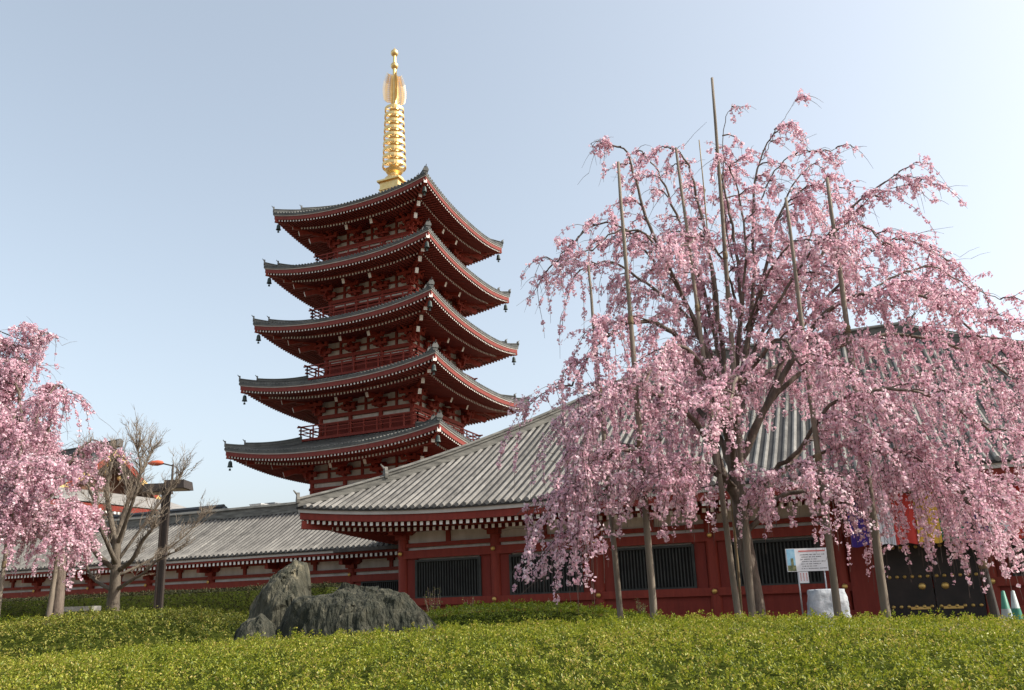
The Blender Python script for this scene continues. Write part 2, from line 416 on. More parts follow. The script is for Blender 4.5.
def onigawara(mb, p, d, sc, m=0):
    """ridge end tile: shield-shaped block with an upturned horn"""
    d = Vector((d[0], d[1], 0)).normalized(); sd_ = Vector((d.y, -d.x, 0)); up = Vector((0, 0, 1))
    out = [(-0.5, 0), (-0.56, 0.35), (-0.40, 0.62), (-0.26, 0.98), (-0.10, 0.82), (0, 1.0), (0.10, 0.82), (0.26, 0.98), (0.40, 0.62), (0.56, 0.35), (0.5, 0)]
    a = [p + sd_*(x*sc) + up*(z*sc) + d*(0.12*sc) for x, z in out]; b = [q - d*(0.26*sc) for q in a]
    n = len(out)
    mb.add(a+b, [tuple(range(n)), tuple(reversed(range(n, 2*n)))]+[(i, n+i, n+(i+1) % n, (i+1) % n) for i in range(n)], m)
    mb.tube([p+up*0.75*sc, p+up*0.98*sc+d*0.2*sc, p+up*1.22*sc+d*0.42*sc], [0.11*sc, 0.09*sc, 0.05*sc], 6, m)

# ------------------------------------------------------------------ five-storey pagoda
PXC, PYC = -34.684, 56.624
PW = [9.48, 8.89, 8.29, 7.83, 7.43]
PHC = [14.12, 19.47, 24.65, 29.73, 34.70]
PB = [4.7, 4.3, 4.05, 3.85, 3.65]          # body half widths
LIFT = 0.90
pag = thing('pagoda', 'tall five-storied vermilion pagoda with grey tiled roofs and a golden spire', 'pagoda', (PXC, PYC, 0.6))
ALL = (0, 1, 2, 3)
floor_z = [6.6]
for i in range(5):
    w, hc, b = PW[i], PHC[i], PB[i]
    ze = hc-LIFT-0.25
    if i < 4:
        bal = PB[i+1]+1.2; sm = w-bal+0.15
        prof = lambda s_, sm=sm: 0.25*s_+0.030*s_*s_
    else:
        sm = w-0.9
        prof = lambda s_: 0.36*s_+0.030*s_*s_
    rf = Roof(PXC, PYC, w, w, ze, LIFT, w, prof, sm)
    t = MB(); rf.skin(t, ALL, 1, 8, 22); rf.ribs(t, ALL, 0.30, 0.075, 0, 6)
    rf.strip(t, ALL, -0.03, 0.25, -0.19, -0.005, 1, 26)
    ro = t.build('roof', [M['ptile'], M['ptile']], pag)
    # hip ridges with end ornaments
    for c in range(4):
        r = MB(); path = rf.hip_path(c, 12, sm); ridge_sweep(r, path, 0.34, 0.36, 0)
        sx, sy = ((-1, -1), (1, -1), (1, 1), (-1, 1))[c]
        onigawara(r, path[0]+Vector((0, 0, 0.12)), (sx, sy), 0.42)
        p2 = rf.hip_path(c, 20, sm)[5]
        ridge_sweep(r, [x+Vector((0, 0, 0.2)) for x in rf.hip_path(c, 20, sm)[5:]], 0.30, 0.34, 0)
        onigawara(r, p2+Vector((0, 0, 0.30)), (sx, sy), 0.40)
        r.build('hip_ridge', M['ptile'], ro)
    # eaves: white line, fascia, two rows of white-tipped rafters, boards
    e = MB()
    rf.strip(e, ALL, 0.02, 0.20, -0.28, -0.19, 2, 26)
    rf.strip(e, ALL, 0.06, 0.22, -0.60, -0.28, 0, 26)
    sp = 0.30; over = w-b
    rf.soffit(e, ALL, 0.10, over, -0.45, 0.20, 0)
    rf.rafters(e, ALL, sp, 0.12, 0.15, 0.14, 1.75, -0.60, 0.10, 0, 1, over, 0.10)
    rf.strip(e, ALL, 1.50, 1.68, -0.77, -0.40, 0, 26)
    rf.rafters(e, ALL, sp, 0.13, 0.17, 1.46, over-0.2, -0.75, 0.17, 0, 1, over, 0.10)
    ev = e.build('eaves', [M['pred'], M['cap'], M['fascia']], pag)
    for c in range(4):
        sx, sy = ((-1, -1), (1, -1), (1, 1), (-1, 1))[c]
        hr = MB()
        def dg(v, z): return Vector((PXC+sx*(w-v), PYC+sy*(w-v), z))
        hr.bar(dg(1.3, hc-1.15), dg(0.10, hc-0.92), 0.26, 0.34, 0, 1)
        hr.bar(dg(over, hc-1.0), dg(1.15, hc-1.35), 0.28, 0.40, 0, 1)
        hr.build('hip_rafter', [M['red'], M['cap']], ev)
        bl = MB(); q = dg(0.32, hc-1.1)
        bl.lathe([(0.02, 0.10), (0.02, -0.18), (0.11, -0.20), (0.15, -0.32), (0.17, -0.55), (0.22, -0.66), (0.20, -0.66), (0.0, -0.5)], q, 10)
        bl.tube([q+Vector((0, 0, -0.5)), q+Vector((0, 0, -0.78))], 0.02, 4)
        bl.box(q+Vector((0, 0, -0.86)), (0.16, 0.02, 0.16), 0.6)
        bl.build('wind_bell', M['bronze'], pag)
    # body
    zf = floor_z[i]; zt = ze-0.45+0.20*over - 0.1
    wl = MB()
    for k in range(4):
        wl.hexa([rf.P(k, -b, b-0.12, zf-0.3), rf.P(k, b, b-0.12, zf-0.3), rf.P(k, b, b-0.12, zt), rf.P(k, -b, b-0.12, zt),
                 rf.P(k, -b+.1, b-0.3, zf-0.3), rf.P(k, b-.1, b-0.3, zf-0.3), rf.P(k, b-.1, b-0.3, zt), rf.P(k, -b+.1, b-0.3, zt)], 0)
    wl.build('plaster_wall', M['white'], pag)
    hb = zt-zf
    bz = zt-2.05                                   # level of the bracket plate on the columns
    for ci, (sx, sy) in enumerate(((-1, -1), (1, -1), (1, 1), (-1, 1))):
        cm = MB(); cm.lathe([(0.19, zf-0.3), (0.19, bz+0.1)], (PXC+sx*b, PYC+sy*b, 0), 10); cm.build('column', M['red'], pag, True)
    for k in range(4):
        for u in (-b/3, b/3):
            cm = MB(); q = rf.P(k, u, b, 0); cm.lathe([(0.17, zf-0.3), (0.17, bz+0.1)], q, 10); cm.build('column', M['red'], pag, True)
        bm_ = MB()
        for z_, h_, v_ in ((bz, 0.30, 0.16), (bz-0.62, 0.2, 0.10), (bz+0.72, 0.16, 0.04), (bz+1.42, 0.16, 0.05), (zf+0.15, 0.3, 0.1)):
            q = [rf.P(k, -b-.25, b+v_, z_-h_/2), rf.P(k, b+.25, b+v_, z_-h_/2), rf.P(k, b+.25, b+v_, z_+h_/2), rf.P(k, -b-.25, b+v_, z_+h_/2)]
            bm_.hexa(q+[rf.P(k, (-1 if x % 3 == 0 else 1)*(b-.15), b-0.15, z_+(-h_/2 if x < 2 else h_/2)) for x in range(4)], 0)
        for u in (-2*b/3, 0, 2*b/3):
            bm_.hexa([rf.P(k, u-.10, b+.02, bz+0.15), rf.P(k, u+.10, b+.02, bz+0.15), rf.P(k, u+.10, b+.02, zt), rf.P(k, u-.10, b+.02, zt),
                      rf.P(k, u-.10, b-.2, bz+0.15), rf.P(k, u+.10, b-.2, bz+0.15), rf.P(k, u+.10, b-.2, zt), rf.P(k, u-.10, b-.2, zt)], 0)
        bm_.build('wall_beam', M['red'], pag)
        # lower wall: door in the middle bay, panels at the sides
        dr = MB(); hd = bz-0.75
        for u0, u1 in ((-b+.2, -b/3-.2), (-b/3+.2, b/3-.2), (b/3+.2, b-.2)):
            dr.hexa([rf.P(k, u0, b-.02, zf), rf.P(k, u1, b-.02, zf), rf.P(k, u1, b-.02, hd), rf.P(k, u0, b-.02, hd),
                     rf.P(k, u0, b-.11, zf), rf.P(k, u1, b-.11, zf), rf.P(k, u1, b-.11, hd), rf.P(k, u0, b-.11, hd)], 0)
        dr.build('door_panel', M['redp'], pag)
        # bracket sets: three corbelled steps with bearing blocks and a white-tipped tail beam
        br = MB()
        for u in (-b, -b/3, b/3, b):
            cr = abs(u) > b-0.01
            for st in range(3):
                vo = 0.35+0.52*st; z_ = bz+0.30+0.48*st
                if not cr or True:
                    br.bar(rf.P(k, u, b-0.1, z_), rf.P(k, u, b+vo, z_), 0.22, 0.26, 0)
                L = 0.62+0.05*st
                br.bar(rf.P(k, u-L, b+vo-0.05, z_+0.16), rf.P(k, u+L, b+vo-0.05, z_+0.16), 0.18, 0.22, 0)
                for du in (-L+.1, 0, L-.1):
                    br.box(rf.P(k, u+du, b+vo-0.05, z_+0.36), (0.30, 0.30, 0.20), 0, 0)
                if not cr:   # on-wall arm: the curved bracket silhouette against the plaster
                    L2 = 0.55+0.12*st
                    br.bar(rf.P(k, u-L2, b+0.04, z_+0.1), rf.P(k, u+L2, b+0.04, z_+0.1), 0.16, 0.2, 0)
            if not cr:
                br.bar(rf.P(k, u, b-0.1, bz+1.7), rf.P(k, u, b+2.0, bz+0.80), 0.26, 0.40, 0, 1)
        br.hexa([rf.P(k, -b-1.9, b+1.42, bz+1.78), rf.P(k, b+1.9, b+1.42, bz+1.78), rf.P(k, b+1.9, b+1.42, bz+2.0), rf.P(k, -b-1.9, b+1.42, bz+2.0),
                 rf.P(k, -b-1.9, b+1.22, bz+1.78), rf.P(k, b+1.9, b+1.22, bz+1.78), rf.P(k, b+1.9, b+1.22, bz+2.0), rf.P(k, -b-1.9, b+1.22, bz+2.0)], 0)
        br.build('bracket_row', [M['red'], M['cap']], pag)
    for ci, (sx, sy) in enumerate(((-1, -1), (1, -1), (1, 1), (-1, 1))):
        cb = MB(); d = Vector((sx, sy, 0)); q = Vector((PXC+sx*b, PYC+sy*b, 0))
        for st in range(3):
            z_ = bz+0.30+0.48*st
            cb.bar(q+Vector((0, 0, z_)), q+d*(0.4+0.52*st)+Vector((0, 0, z_)), 0.24, 0.28, 0)
        cb.bar(q+Vector((0, 0, bz+1.3)), q+d*1.6+Vector((0, 0, bz+0.55)), 0.27, 0.42, 0, 1)
        cb.bar(q+Vector((0, 0, bz+2.0)), q+d*2.25+Vector((0, 0, bz+1.15)), 0.27, 0.42, 0, 1)
        cb.build('corner_bracket', [M['red'], M['cap']], pag)
    if i < 4:
        # balcony of the next storey
        top = ze+prof(sm); floor_z.append(top+0.28)
        bl = MB(); hw = bal
        bl.box((PXC, PYC, top+0.16), (2*hw, 2*hw, 0.20)); bl.box((PXC, PYC, top-0.05), (2*hw-.5, 2*hw-.5, 0.24))
        bo = bl.build('balcony', M['redp'], pag)
        for k in range(4):
            rl = MB()
            for z_, s_ in ((0.42, 0.07), (0.72, 0.07), (1.02, 0.10)):
                ex = 0.28 if z_ > 1 else 0.12
                rl.bar(rf.P(k, -hw-ex, hw-0.08, top+0.26+z_), rf.P(k, hw+ex, hw-0.08, top+0.26+z_), s_, s_)
            n = 9
            for j in range(n+1):
                u = -hw+0.08+(2*hw-.16)*j/n
                rl.box(rf.P(k, u, hw-0.08, top+0.26+0.5), (0.09, 0.09, 1.0))
            rl.build('railing', M['red'], bo)
# podium below the first storey
pd = MB(); pd.box((PXC, PYC, 3.4), (15, 15, 6.0)); pd.box((PXC, PYC, 6.5), (15.6, 15.6, 0.22)); pd.build('podium', M['redp'], pag)
# golden spire
zt = PHC[4]-LIFT-0.25+0.36*(PW[4]-0.9)+0.030*(PW[4]-0.9)**2-0.3
spire = MB()
SB = 38.95
spire.box((PXC, PYC, (zt+SB)/2), (1.9, 1.9, SB-zt)); spire.box((PXC, PYC, SB+0.08), (2.3, 2.3, 0.16)); spire.box((PXC, PYC, SB-0.75), (2.04, 2.04, 0.14))
zb = SB+0.16
spire.lathe([(1.0, zb), (1.0, zb+.12), (0.86, zb+.42), (0.62, zb+.66), (0.42, zb+.76), (0.42, zb+.9), (0.70, zb+1.05), (0.86, zb+1.28), (0.60, zb+1.34), (0.36, zb+1.4)], (PXC, PYC, 0), 20)
spire.lathe([(0.34, zb+1.3), (0.27, zb+8.2), (0.20, zb+9), (0.13, 53.2)], (PXC, PYC, 0), 12)
sp_o = spire.build('spire', M['gold'], pag)
z0r, z1r = zb+1.75, zb+7.6
for j in range(9):
    z_ = z0r+(z1r-z0r)*j/8; R_ = 1.10-0.20*j/8
    rg = MB()
    rg.lathe([(R_-0.10, z_-0.11), (R_, z_-0.16), (R_+0.02, z_+0.10), (R_-0.06, z_+0.17), (R_-0.12, z_+0.08), (R_-0.10, z_-0.11)], (PXC, PYC, 0), 24)
    rg.lathe([(0.36, z_-0.2), (0.46, z_-0.05), (0.46, z_+0.1), (0.33, z_+0.2)], (PXC, PYC, 0), 14)
    for a in range(8):
        an = a*pi/4
        rg.bar((PXC+0.3*math.cos(an), PYC+0.3*math.sin(an), z_), (PXC+(R_-.05)*math.cos(an), PYC+(R_-.05)*math.sin(an), z_), 0.06, 0.12)
    rg.build('spire_ring', M['gold'], sp_o)
for a in range(4):
    an = a*pi/2+pi/4; fl = MB(); dx, dy = math.cos(an), math.sin(an); z0_ = zb+8.3; z1_ = z0_+3.05
    def fp(r, z): return Vector((PXC+dx*r, PYC+dy*r, z))
    def halfw(t): return 0.30+0.85*math.sin(pi*(0.20+0.66*t))**0.6
    edge = [fp(halfw(t/12)*(1-0.25*t/12), z0_+(z1_-z0_)*t/12) for t in range(13)]
    for t in range(15):
        tt = (t+0.5)/15; z_ = z0_+(z1_-z0_)*tt; hw = halfw(tt)*(1-0.25*tt)
        fl.tube([fp(0.08, z_-0.12), fp(hw*0.35, z_+0.05), fp(hw*0.7, z_-0.02), fp(hw, z_+0.16), fp(hw+0.10, z_+0.34)], [0.055, 0.05, 0.045, 0.035, 0.01], 4)
        for q in (0.25, 0.5, 0.75):
            c = fp(hw*q+0.05, z_+0.1)
            fl.tube([c+Vector((dx*0.09*math.cos(w_), dy*0.09*math.cos(w_), 0.09*math.sin(w_))) for w_ in [2*pi*x/7 for x in range(7)]], 0.03, 4)
    cv = []
    for t in range(13):
        tt = t/12; hw = 0.40*halfw(tt)*(1-0.25*tt); cv.append((fp(0.05, z0_+(z1_-z0_)*tt), fp(hw*(0.9+0.12*(t % 2)), z0_+(z1_-z0_)*tt)))
    nn_ = Vector((-dy, dx, 0))*0.02
    fl.grid([[a_+nn_, b_+nn_] for a_, b_ in cv]); fl.grid([[b_-nn_, a_-nn_] for a_, b_ in cv])
    fl.build('spire_flame', M['gold'], sp_o)
for zc, r_ in ((51.55, 0.36), (52.98, 0.36)):
    bl = MB(); bl.lathe([(max(0.001, r_*math.sin(pi*x/10)), zc-r_*math.cos(pi*x/10)) for x in range(11)], (PXC, PYC, 0), 16)
    if zc > 52: bl.lathe([(r_*0.6, zc+0.26), (0.10, zc+0.44), (0.001, zc+0.6)], (PXC, PYC, 0), 10)
    bl.build('spire_ball', M['gold'], sp_o, True)

# ------------------------------------------------------------------ hall in front (hip roof) and the long gallery
HXL, HXR, HY0 = -18.85, 14.7, 24.0
HLY = 11.7; HLX = (HXR-HXL)/2; HCX = (HXL+HXR)/2; HCY = HY0+HLY
hall = thing('temple_hall', 'low vermilion temple hall with hipped grey tile roof and barred windows behind the cherry', 'temple hall', (HCX, HCY, 0.6))
hr = Roof(HCX, HCY, HLX, HLY, 4.76, 0.48, 9.0, lambda s_: 0.515*s_+0.0085*s_*s_, HLY, True, 4.0)
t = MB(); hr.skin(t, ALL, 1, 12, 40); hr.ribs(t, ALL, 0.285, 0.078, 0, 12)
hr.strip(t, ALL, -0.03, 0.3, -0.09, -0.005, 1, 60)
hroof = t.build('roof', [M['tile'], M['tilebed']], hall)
for c in range(4):
    r = MB(); path = hr.hip_path(c, 16, HLY)
    path = [p+Vector((0, 0, 0.02)) for p in path]
    sx, sy = ((-1, -1), (1, -1), (1, 1), (-1, 1))[c]
    ridge_sweep(r, path, 0.34, 0.32)
    onigawara(r, path[0]+Vector((0, 0, 0.10)), (sx, sy), 0.40)
    up = hr.hip_path(c, 40, HLY)[8:]
    ridge_sweep(r, [p+Vector((0, 0, 0.12)) for p in up], 0.32, 0.34)
    onigawara(r, up[0]+Vector((0, 0, 0.16)), (sx, sy), 0.46)
    r.build('hip_ridge', M['ridge'], hroof)
r = MB(); zr = hr.ze+hr.prof(HLY)
ridge_sweep(r, [Vector((HXL+HLY-0.2+ (HXR-HXL-2*HLY+0.4)*i/12, HCY, zr-0.1)) for i in range(13)], 0.55, 0.62)
onigawara(r, Vector((HXL+HLY-0.3, HCY, zr-0.05)), (-1, 0), 0.7); onigawara(r, Vector((HXR-HLY+0.3, HCY, zr-0.05)), (1, 0), 0.7)
r.build('main_ridge', M['ridge'], hroof)
e = MB(); ov = 2.2
hr.strip(e, ALL, 0.02, 0.22, -0.22, -0.09, 2, 60)
hr.strip(e, ALL, 0.07, 0.24, -0.47, -0.22, 0, 60)
hr.soffit(e, ALL, 0.1, ov+.1, -0.42, 0.20, 0)
hr.rafters(e, ALL, 0.255, 0.12, 0.13, 0.16, 1.0, -0.48, 0.08, 0, 1, ov, 0.1)
hr.strip(e, ALL, 0.85, 1.0, -0.62, -0.40, 0, 60)
hr.rafters(e, ALL, 0.255, 0.11, 0.13, 0.82, ov, -0.62, 0.12, 0, 1, ov, 0.1)
ev = e.build('eaves', [M['redp'], M['cap'], M['fascia']], hall)
for c in range(4):
    sx, sy = ((-1, -1), (1, -1), (1, 1), (-1, 1))[c]; q = MB()
    cx_, cy_ = HCX+sx*HLX, HCY+sy*HLY
    q.bar((cx_-sx*ov, cy_-sy*ov, 4.42), (cx_-sx*0.12, cy_-sy*0.12, 4.56), 0.24, 0.30, 0, 0)
    q.build('hip_rafter', [M['red'], M['cap']], ev)
HW = HY0+2.2                                       # wall plane
def wall_bay_set(parent, cols, yw, zg, ztop, lev, gate=(), yback=None, lattice=True, panelw=0.62, first=True):
    """columns at cols along a wall facing -Y; lev: dict of heights"""
    for x in cols:
        c = MB(); c.lathe([(0.20, zg), (0.20, lev['bracket'])], (x, yw, 0), 14)
        cobj = c.build('column', M['red'], parent, True)
        for z_ in lev['studs']:
            s_ = MB(); s_.lathe([(0.001, 0.045), (0.045, 0.04), (0.075, 0.02), (0.085, 0.0)], (x, yw-0.26, z_), 10, 0, Matrix.Rotation(pi/2, 3, 'X'))
            s_.build('stud', M['brass'], cobj, True)
        k = MB()
        k.box((x, yw-0.02, lev['bracket']+0.10), (0.46, 0.46, 0.20))
        for st, (L, z_) in enumerate(((1.0, 0.28),)):
            # boat-shaped bracket arm
            pr = [(-L/2, 0.10), (-L/2, -0.02), (-L/2+0.16, -0.12), (L/2-0.16, -0.12), (L/2, -0.02), (L/2, 0.10)]
            a = [Vector((x+u, yw-0.16, lev['bracket']+z_+w_)) for u, w_ in pr]; b_ = [p+Vector((0, 0.3, 0)) for p in a]
            k.add(a+b_, [(5, 4, 3, 2, 1, 0), (6, 7, 8, 9, 10, 11)]+[(i, (i+1) % 6, 6+(i+1) % 6, 6+i) for i in range(6)])
        k.bar((x, yw+0.1, lev['bracket']+0.25), (x, yw-0.95, lev['bracket']+0.25), 0.2, 0.22)
        for du in (-0.38, 0, 0.38): k.box((x+du, yw-0.02, lev['bracket']+0.44), (0.24, 0.34, 0.13))
        k.box((x, yw-0.9, lev['bracket']+0.42), (0.24, 0.24, 0.13))
        k.build('bracket', M['red'], parent)
    x0, x1 = min(cols), max(cols)
    pw = MB(); pw.box(((x0+x1)/2, yw+0.12, (zg+ztop)/2), (x1-x0, 0.16, ztop-zg)); pw.build('plaster_wall', M['white'], parent)
    bm_ = MB()
    for nm, (z_, h_, pr) in lev['beams'].items():
        bm_.box(((x0+x1)/2, yw-pr/2+0.05, z_), (x1-x0+0.3, 0.1+pr, h_))
    bm_.build('long_beam', M['red'], parent)
    cols = sorted(cols)
    for a, b_ in zip(cols[:-1], cols[1:]):
        mid = (a+b_)/2
        st = MB(); st.box((mid, yw+0.0, (lev['pl0']+lev['pl1'])/2), (0.16, 0.12, lev['pl1']-lev['pl0'])); 
        st.box((mid, yw-0.02, lev['pl1']-0.06), (0.34, 0.2, 0.14)); st.build('strut', M['red'], parent)
        if any(a-0.1 < g_ < b_+0.1 for g_ in gate): continue
        pl = MB()
        for xx in (a+0.2+panelw/2-0.1, b_-0.2-panelw/2+0.1):
            pl.box((xx, yw-0.01, (lev['w0']+lev['w1'])/2), (panelw-0.2, 0.10, lev['w1']-lev['w0']+0.2))
        pl.box((mid, yw-0.01, (zg+lev['w0'])/2-0.05), (b_-a-0.3, 0.10, lev['w0']-zg-0.1))
        pl.build('wall_panel', M['redp'], parent)
        xl, xr = a+panelw-0.02, b_-panelw+0.02
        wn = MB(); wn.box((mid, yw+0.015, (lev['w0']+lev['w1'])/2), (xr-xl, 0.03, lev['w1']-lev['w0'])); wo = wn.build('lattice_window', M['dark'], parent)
        fr = MB()
        for xx in (xl, xr): fr.box((xx, yw-0.05, (lev['w0']+lev['w1'])/2), (0.09, 0.16, lev['w1']-lev['w0']+0.1))
        fr.box((mid, yw-0.05, lev['w1']), (xr-xl, 0.155, 0.08)); fr.box((mid, yw-0.05, lev['w0']), (xr-xl, 0.155, 0.08))
        fr.build('window_frame', M['bars'], wo)
        br = MB(); n = int((xr-xl)/0.105)
        for j in range(1, n):
            br.box((xl+(xr-xl)*j/n, yw-0.045, (lev['w0']+lev['w1'])/2), (0.042, 0.05, lev['w1']-lev['w0']-0.06))
        br.build('lattice_bars', M['bars'], wo)
hc_ = [-15.6+3.8*i for i in range(7)]+[12.2]
lev = dict(bracket=3.92, studs=(3.40, 1.65), w0=1.78, w1=3.11, pl0=3.76, pl1=4.30,
           beams=dict(nage=(3.36, 0.30, 0.18), mid=(3.70, 0.15, 0.10), sill=(1.64, 0.25, 0.18), head=(4.36, 0.16, 0.16), base=(0.85, 0.25, 0.2)))
wall_bay_set(hall, hc_, HW, 0.5, 4.5, lev, gate=[(hc_[4]+hc_[5])/2])
# the other three sides: plain red walls with plaster above
XC = (hc_[0]+hc_[-1])/2; WL = hc_[-1]-hc_[0]
ow = MB()
ow.box((XC, HCY+9.4, 2.1), (WL, 0.2, 3.2), m=0); ow.box((hc_[0]+0.1, HCY, 2.1), (0.2, 18.8, 3.2), m=0); ow.box((hc_[-1]-0.1, HCY, 2.1), (0.2, 18.8, 3.2), m=0)
ow.build('side_wall', M['redp'], hall)
ow = MB()
ow.box((XC, HCY+9.4, 4.05), (WL-.1, 0.18, 0.7)); ow.box((hc_[0]+0.1, HCY, 4.05), (0.18, 18.8, 0.7)); ow.box((hc_[-1]-0.1, HCY, 4.05), (0.18, 18.8, 0.7))
ow.build('side_plaster', M['white'], hall)
# gate: black double doors with rows of brass studs
ga, gb = 0.72, 3.16
for i in range(2):
    x0_ = ga+(gb-ga)*i/2+0.015; x1_ = ga+(gb-ga)*(i+1)/2-0.015
    d = MB(); d.box(((x0_+x1_)/2, HW-0.20, 1.90), (x1_-x0_, 0.10, 2.6)); do = d.build('gate_door', M['black'], hall)
    for zz in (1.02, 1.86, 2.7):
        for j in range(6):
            s_ = MB(); s_.lathe([(0.001, 0.045), (0.035, 0.035), (0.052, 0.0)], (x0_+(x1_-x0_)*(j+0.5)/6, HW-0.25, zz), 8, 0, Matrix.Rotation(pi/2, 3, 'X'))
            s_.build('stud', M['brass'], do, True)
    p = MB(); p.box((x1_-0.40 if i == 0 else x0_+0.40, HW-0.26, 0.98), (0.5, 0.03, 0.07)); p.build('brass_band', M['brass'], do)
    p = MB(); p.lathe([(0.001, 0.05), (0.06, 0.045), (0.09, 0.02), (0.10, 0)], (x1_-0.28 if i == 0 else x0_+0.28, HW-0.25, 1.58), 12, 0, Matrix.Rotation(pi/2, 3, 'X')); p.build('door_boss', M['brass'], do, True)
for xa, xb in ((hc_[4]+0.18, ga-0.02), (gb+0.02, hc_[5]-0.18)):
    lt = MB(); lt.box(((xa+xb)/2, HW-0.19, 1.9), (xb-xa, 0.12, 2.6)); lt.build('gate_side_panel', M['redp'], hall)

# five-colour festival curtain under the eave
cur = thing('festival_curtain', 'five-colour striped curtain in purple, white, red and yellow hung under the hall eave', 'curtain', (2.8, 24.75, 4.2))
cx0 = -0.06
seq = ['purple', 'clothw', 'clothr', 'clothy', 'clothg']
for i in range(12):
    c = MB(); rows = []; x0_, x1_ = cx0+0.575*i, cx0+0.575*(i+1)
    for a in range(9):
        z_ = 4.14-1.40*a/8
        rows.append([(x0_+(x1_-x0_)*j/8, 24.75+0.05*math.sin(j/8*2*pi*1.5+i*1.9)*(0.3+a/8)+0.02*math.sin(a*1.1+i), z_-0.03*math.sin(j/8*pi*2+i)) for j in range(9)])
    back = [[(x, y+0.012, z) for x, y, z in r_] for r_ in rows]
    c.grid(rows); c.grid([list(reversed(r_)) for r_ in back])
    c.build('cloth_stripe', M[seq[i % 5]], cur, True)
rd = MB(); rd.tube([(cx0-0.1, 24.76, 4.17), (cx0+7.0, 24.76, 4.17)], 0.03, 6); rd.build('hanging_rod', M['pole'], cur)

# gallery
GY0, GYR = 30.0, 34.1
gal = thing('gallery_building', 'long low corridor building with grey tiled gable roof and red beams left of the hall', 'corridor', (-38, GYR, 0.6))
gx0, gx1 = -80.0, -15.8
gr = Roof((gx0+gx1)/2, GYR, (gx1-gx0)/2, GYR-GY0, 4.12, 0, 1, lambda s_: 0.50*s_+0.022*s_*s_, GYR-GY0, hips=False)
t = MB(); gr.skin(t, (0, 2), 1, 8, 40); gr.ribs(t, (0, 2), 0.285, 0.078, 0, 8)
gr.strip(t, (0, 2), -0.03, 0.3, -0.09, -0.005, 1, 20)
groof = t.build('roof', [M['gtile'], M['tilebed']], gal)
r = MB(); zr = gr.ze+gr.prof(GYR-GY0)
ridge_sweep(r, [Vector((gx0+(gx1-gx0)*i/20, GYR, zr-0.05)) for i in range(21)], 0.5, 0.55); r.build('main_ridge', M['ridge'], groof)
e = MB(); ov = 1.5
gr.strip(e, (0, 2), 0.02, 0.2, -0.20, -0.09, 2, 20)
gr.strip(e, (0, 2), 0.07, 0.22, -0.30, -0.20, 0, 20)
gr.soffit(e, (0, 2), 0.1, ov, -0.24, 0.2, 0)
gr.rafters(e, (0, 2), 0.255, 0.12, 0.14, 0.12, ov, -0.31, 0.12, 0, 1, ov, 0.1)
e.build('eaves', [M['redp'], M['cap'], M['fascia']], gal)
gc = [-17.3-4.2*i for i in range(15)]+[-15.9]
lev2 = dict(bracket=3.28, studs=(2.98,), w0=1.5, w1=2.62, pl0=3.24, pl1=3.66,
           beams=dict(nage=(2.80, 0.30, 0.18), mid=(3.17, 0.15, 0.10), sill=(1.38, 0.22, 0.16), head=(3.72, 0.14, 0.16)))
wall_bay_set(gal, gc, GY0+1.5, 0.5, 4.0, lev2)
gw = MB(); gw.box(((gx0+gx1)/2, GYR+2.6, 2.2), (gx1-gx0-.6, 0.2, 3.2)); gw.build('back_wall', M['redp'], gal)
dk = MB()                                           # dark wooden eave gutter near the hall corner
dk.box((-19.2, GY0-0.10, 3.99), (4.4, 0.14, 0.15)); dk.build('gutter', M['pole2'], gal)

# ------------------------------------------------------------------ far buildings
def far_pt(x, y, d): return PX(x, y, d)
mh = thing('main_hall', 'huge distant temple roof with a gilded gable behind the left cherry', 'temple', tuple(far_pt(113, 600, 84)))
apex = far_pt(113, 449, 84); gx, gy, gz = apex
gw_, EXT, LEN = 6.6, 3.4, 56
def mdrop(y):                                        # height lost below the ridge at y metres from it
    return 0.86*y-0.018*y*y if y < gw_ else 0.86*gw_-0.018*gw_*gw_+0.50*(y-gw_)
t = MB(); nL = 18
for sgn in (-1, 1):
    rows = []
    for i in range(nL+1):
        y_ = (gw_+EXT)*i/nL; ext = max(0, y_-gw_)
        rows.append([(gx+0.8+ext-(LEN+ext*2)*j/30, gy+sgn*y_, gz-mdrop(y_)) for j in range(31)])
    if sgn > 0: rows = rows[::-1]
    t.grid(rows)
mroof = t.build('roof', M['hroof'], mh)
t = MB(); rows = []
zg0 = gz-mdrop(gw_)
for i in range(7):
    ext = EXT*i/6; y_ = gw_+ext
    rows.append([(gx+0.8+ext, gy-y_+2*y_*j/16, gz-mdrop(y_)) for j in range(17)])
t.grid(rows[::-1]); t.build('skirt_roof', M['hroof'], mroof)
zE = rows[-1][0][2]
r = MB(); ridge_sweep(r, [Vector((gx+1.0-LEN*i/10, gy, gz-0.25+0.5*(abs(i-5)/5)**3)) for i in range(11)], 0.8, 0.8); r.build('main_ridge', M['droof'], mroof)
gb_ = MB(); tri = []
for i in range(13):
    u = -1+2*i/12; tri.append(Vector((gx-1.6, gy+u*gw_, gz-0.25-mdrop(abs(u)*gw_))))
gb_.grid([[Vector((gx-1.6, p.y, zg0-0.3)) for p in tri], tri]); gbo = gb_.build('gable_wall', M['gable'], mh)
for sgn in (-1, 1):                                   # bargeboards with gilded ends
    og = MB(); prev = None
    for i in range(7):
        a = i/6*gw_*1.02; p = Vector((gx+0.82, gy+sgn*a, gz-0.42-mdrop(a)))
        if prev is not None: og.bar(prev, p, 0.14, 0.55, 1 if i in (1, 4, 6) else 0)
        prev = p
    og.build('bargeboard', [M['red'], M['gold']], gbo)
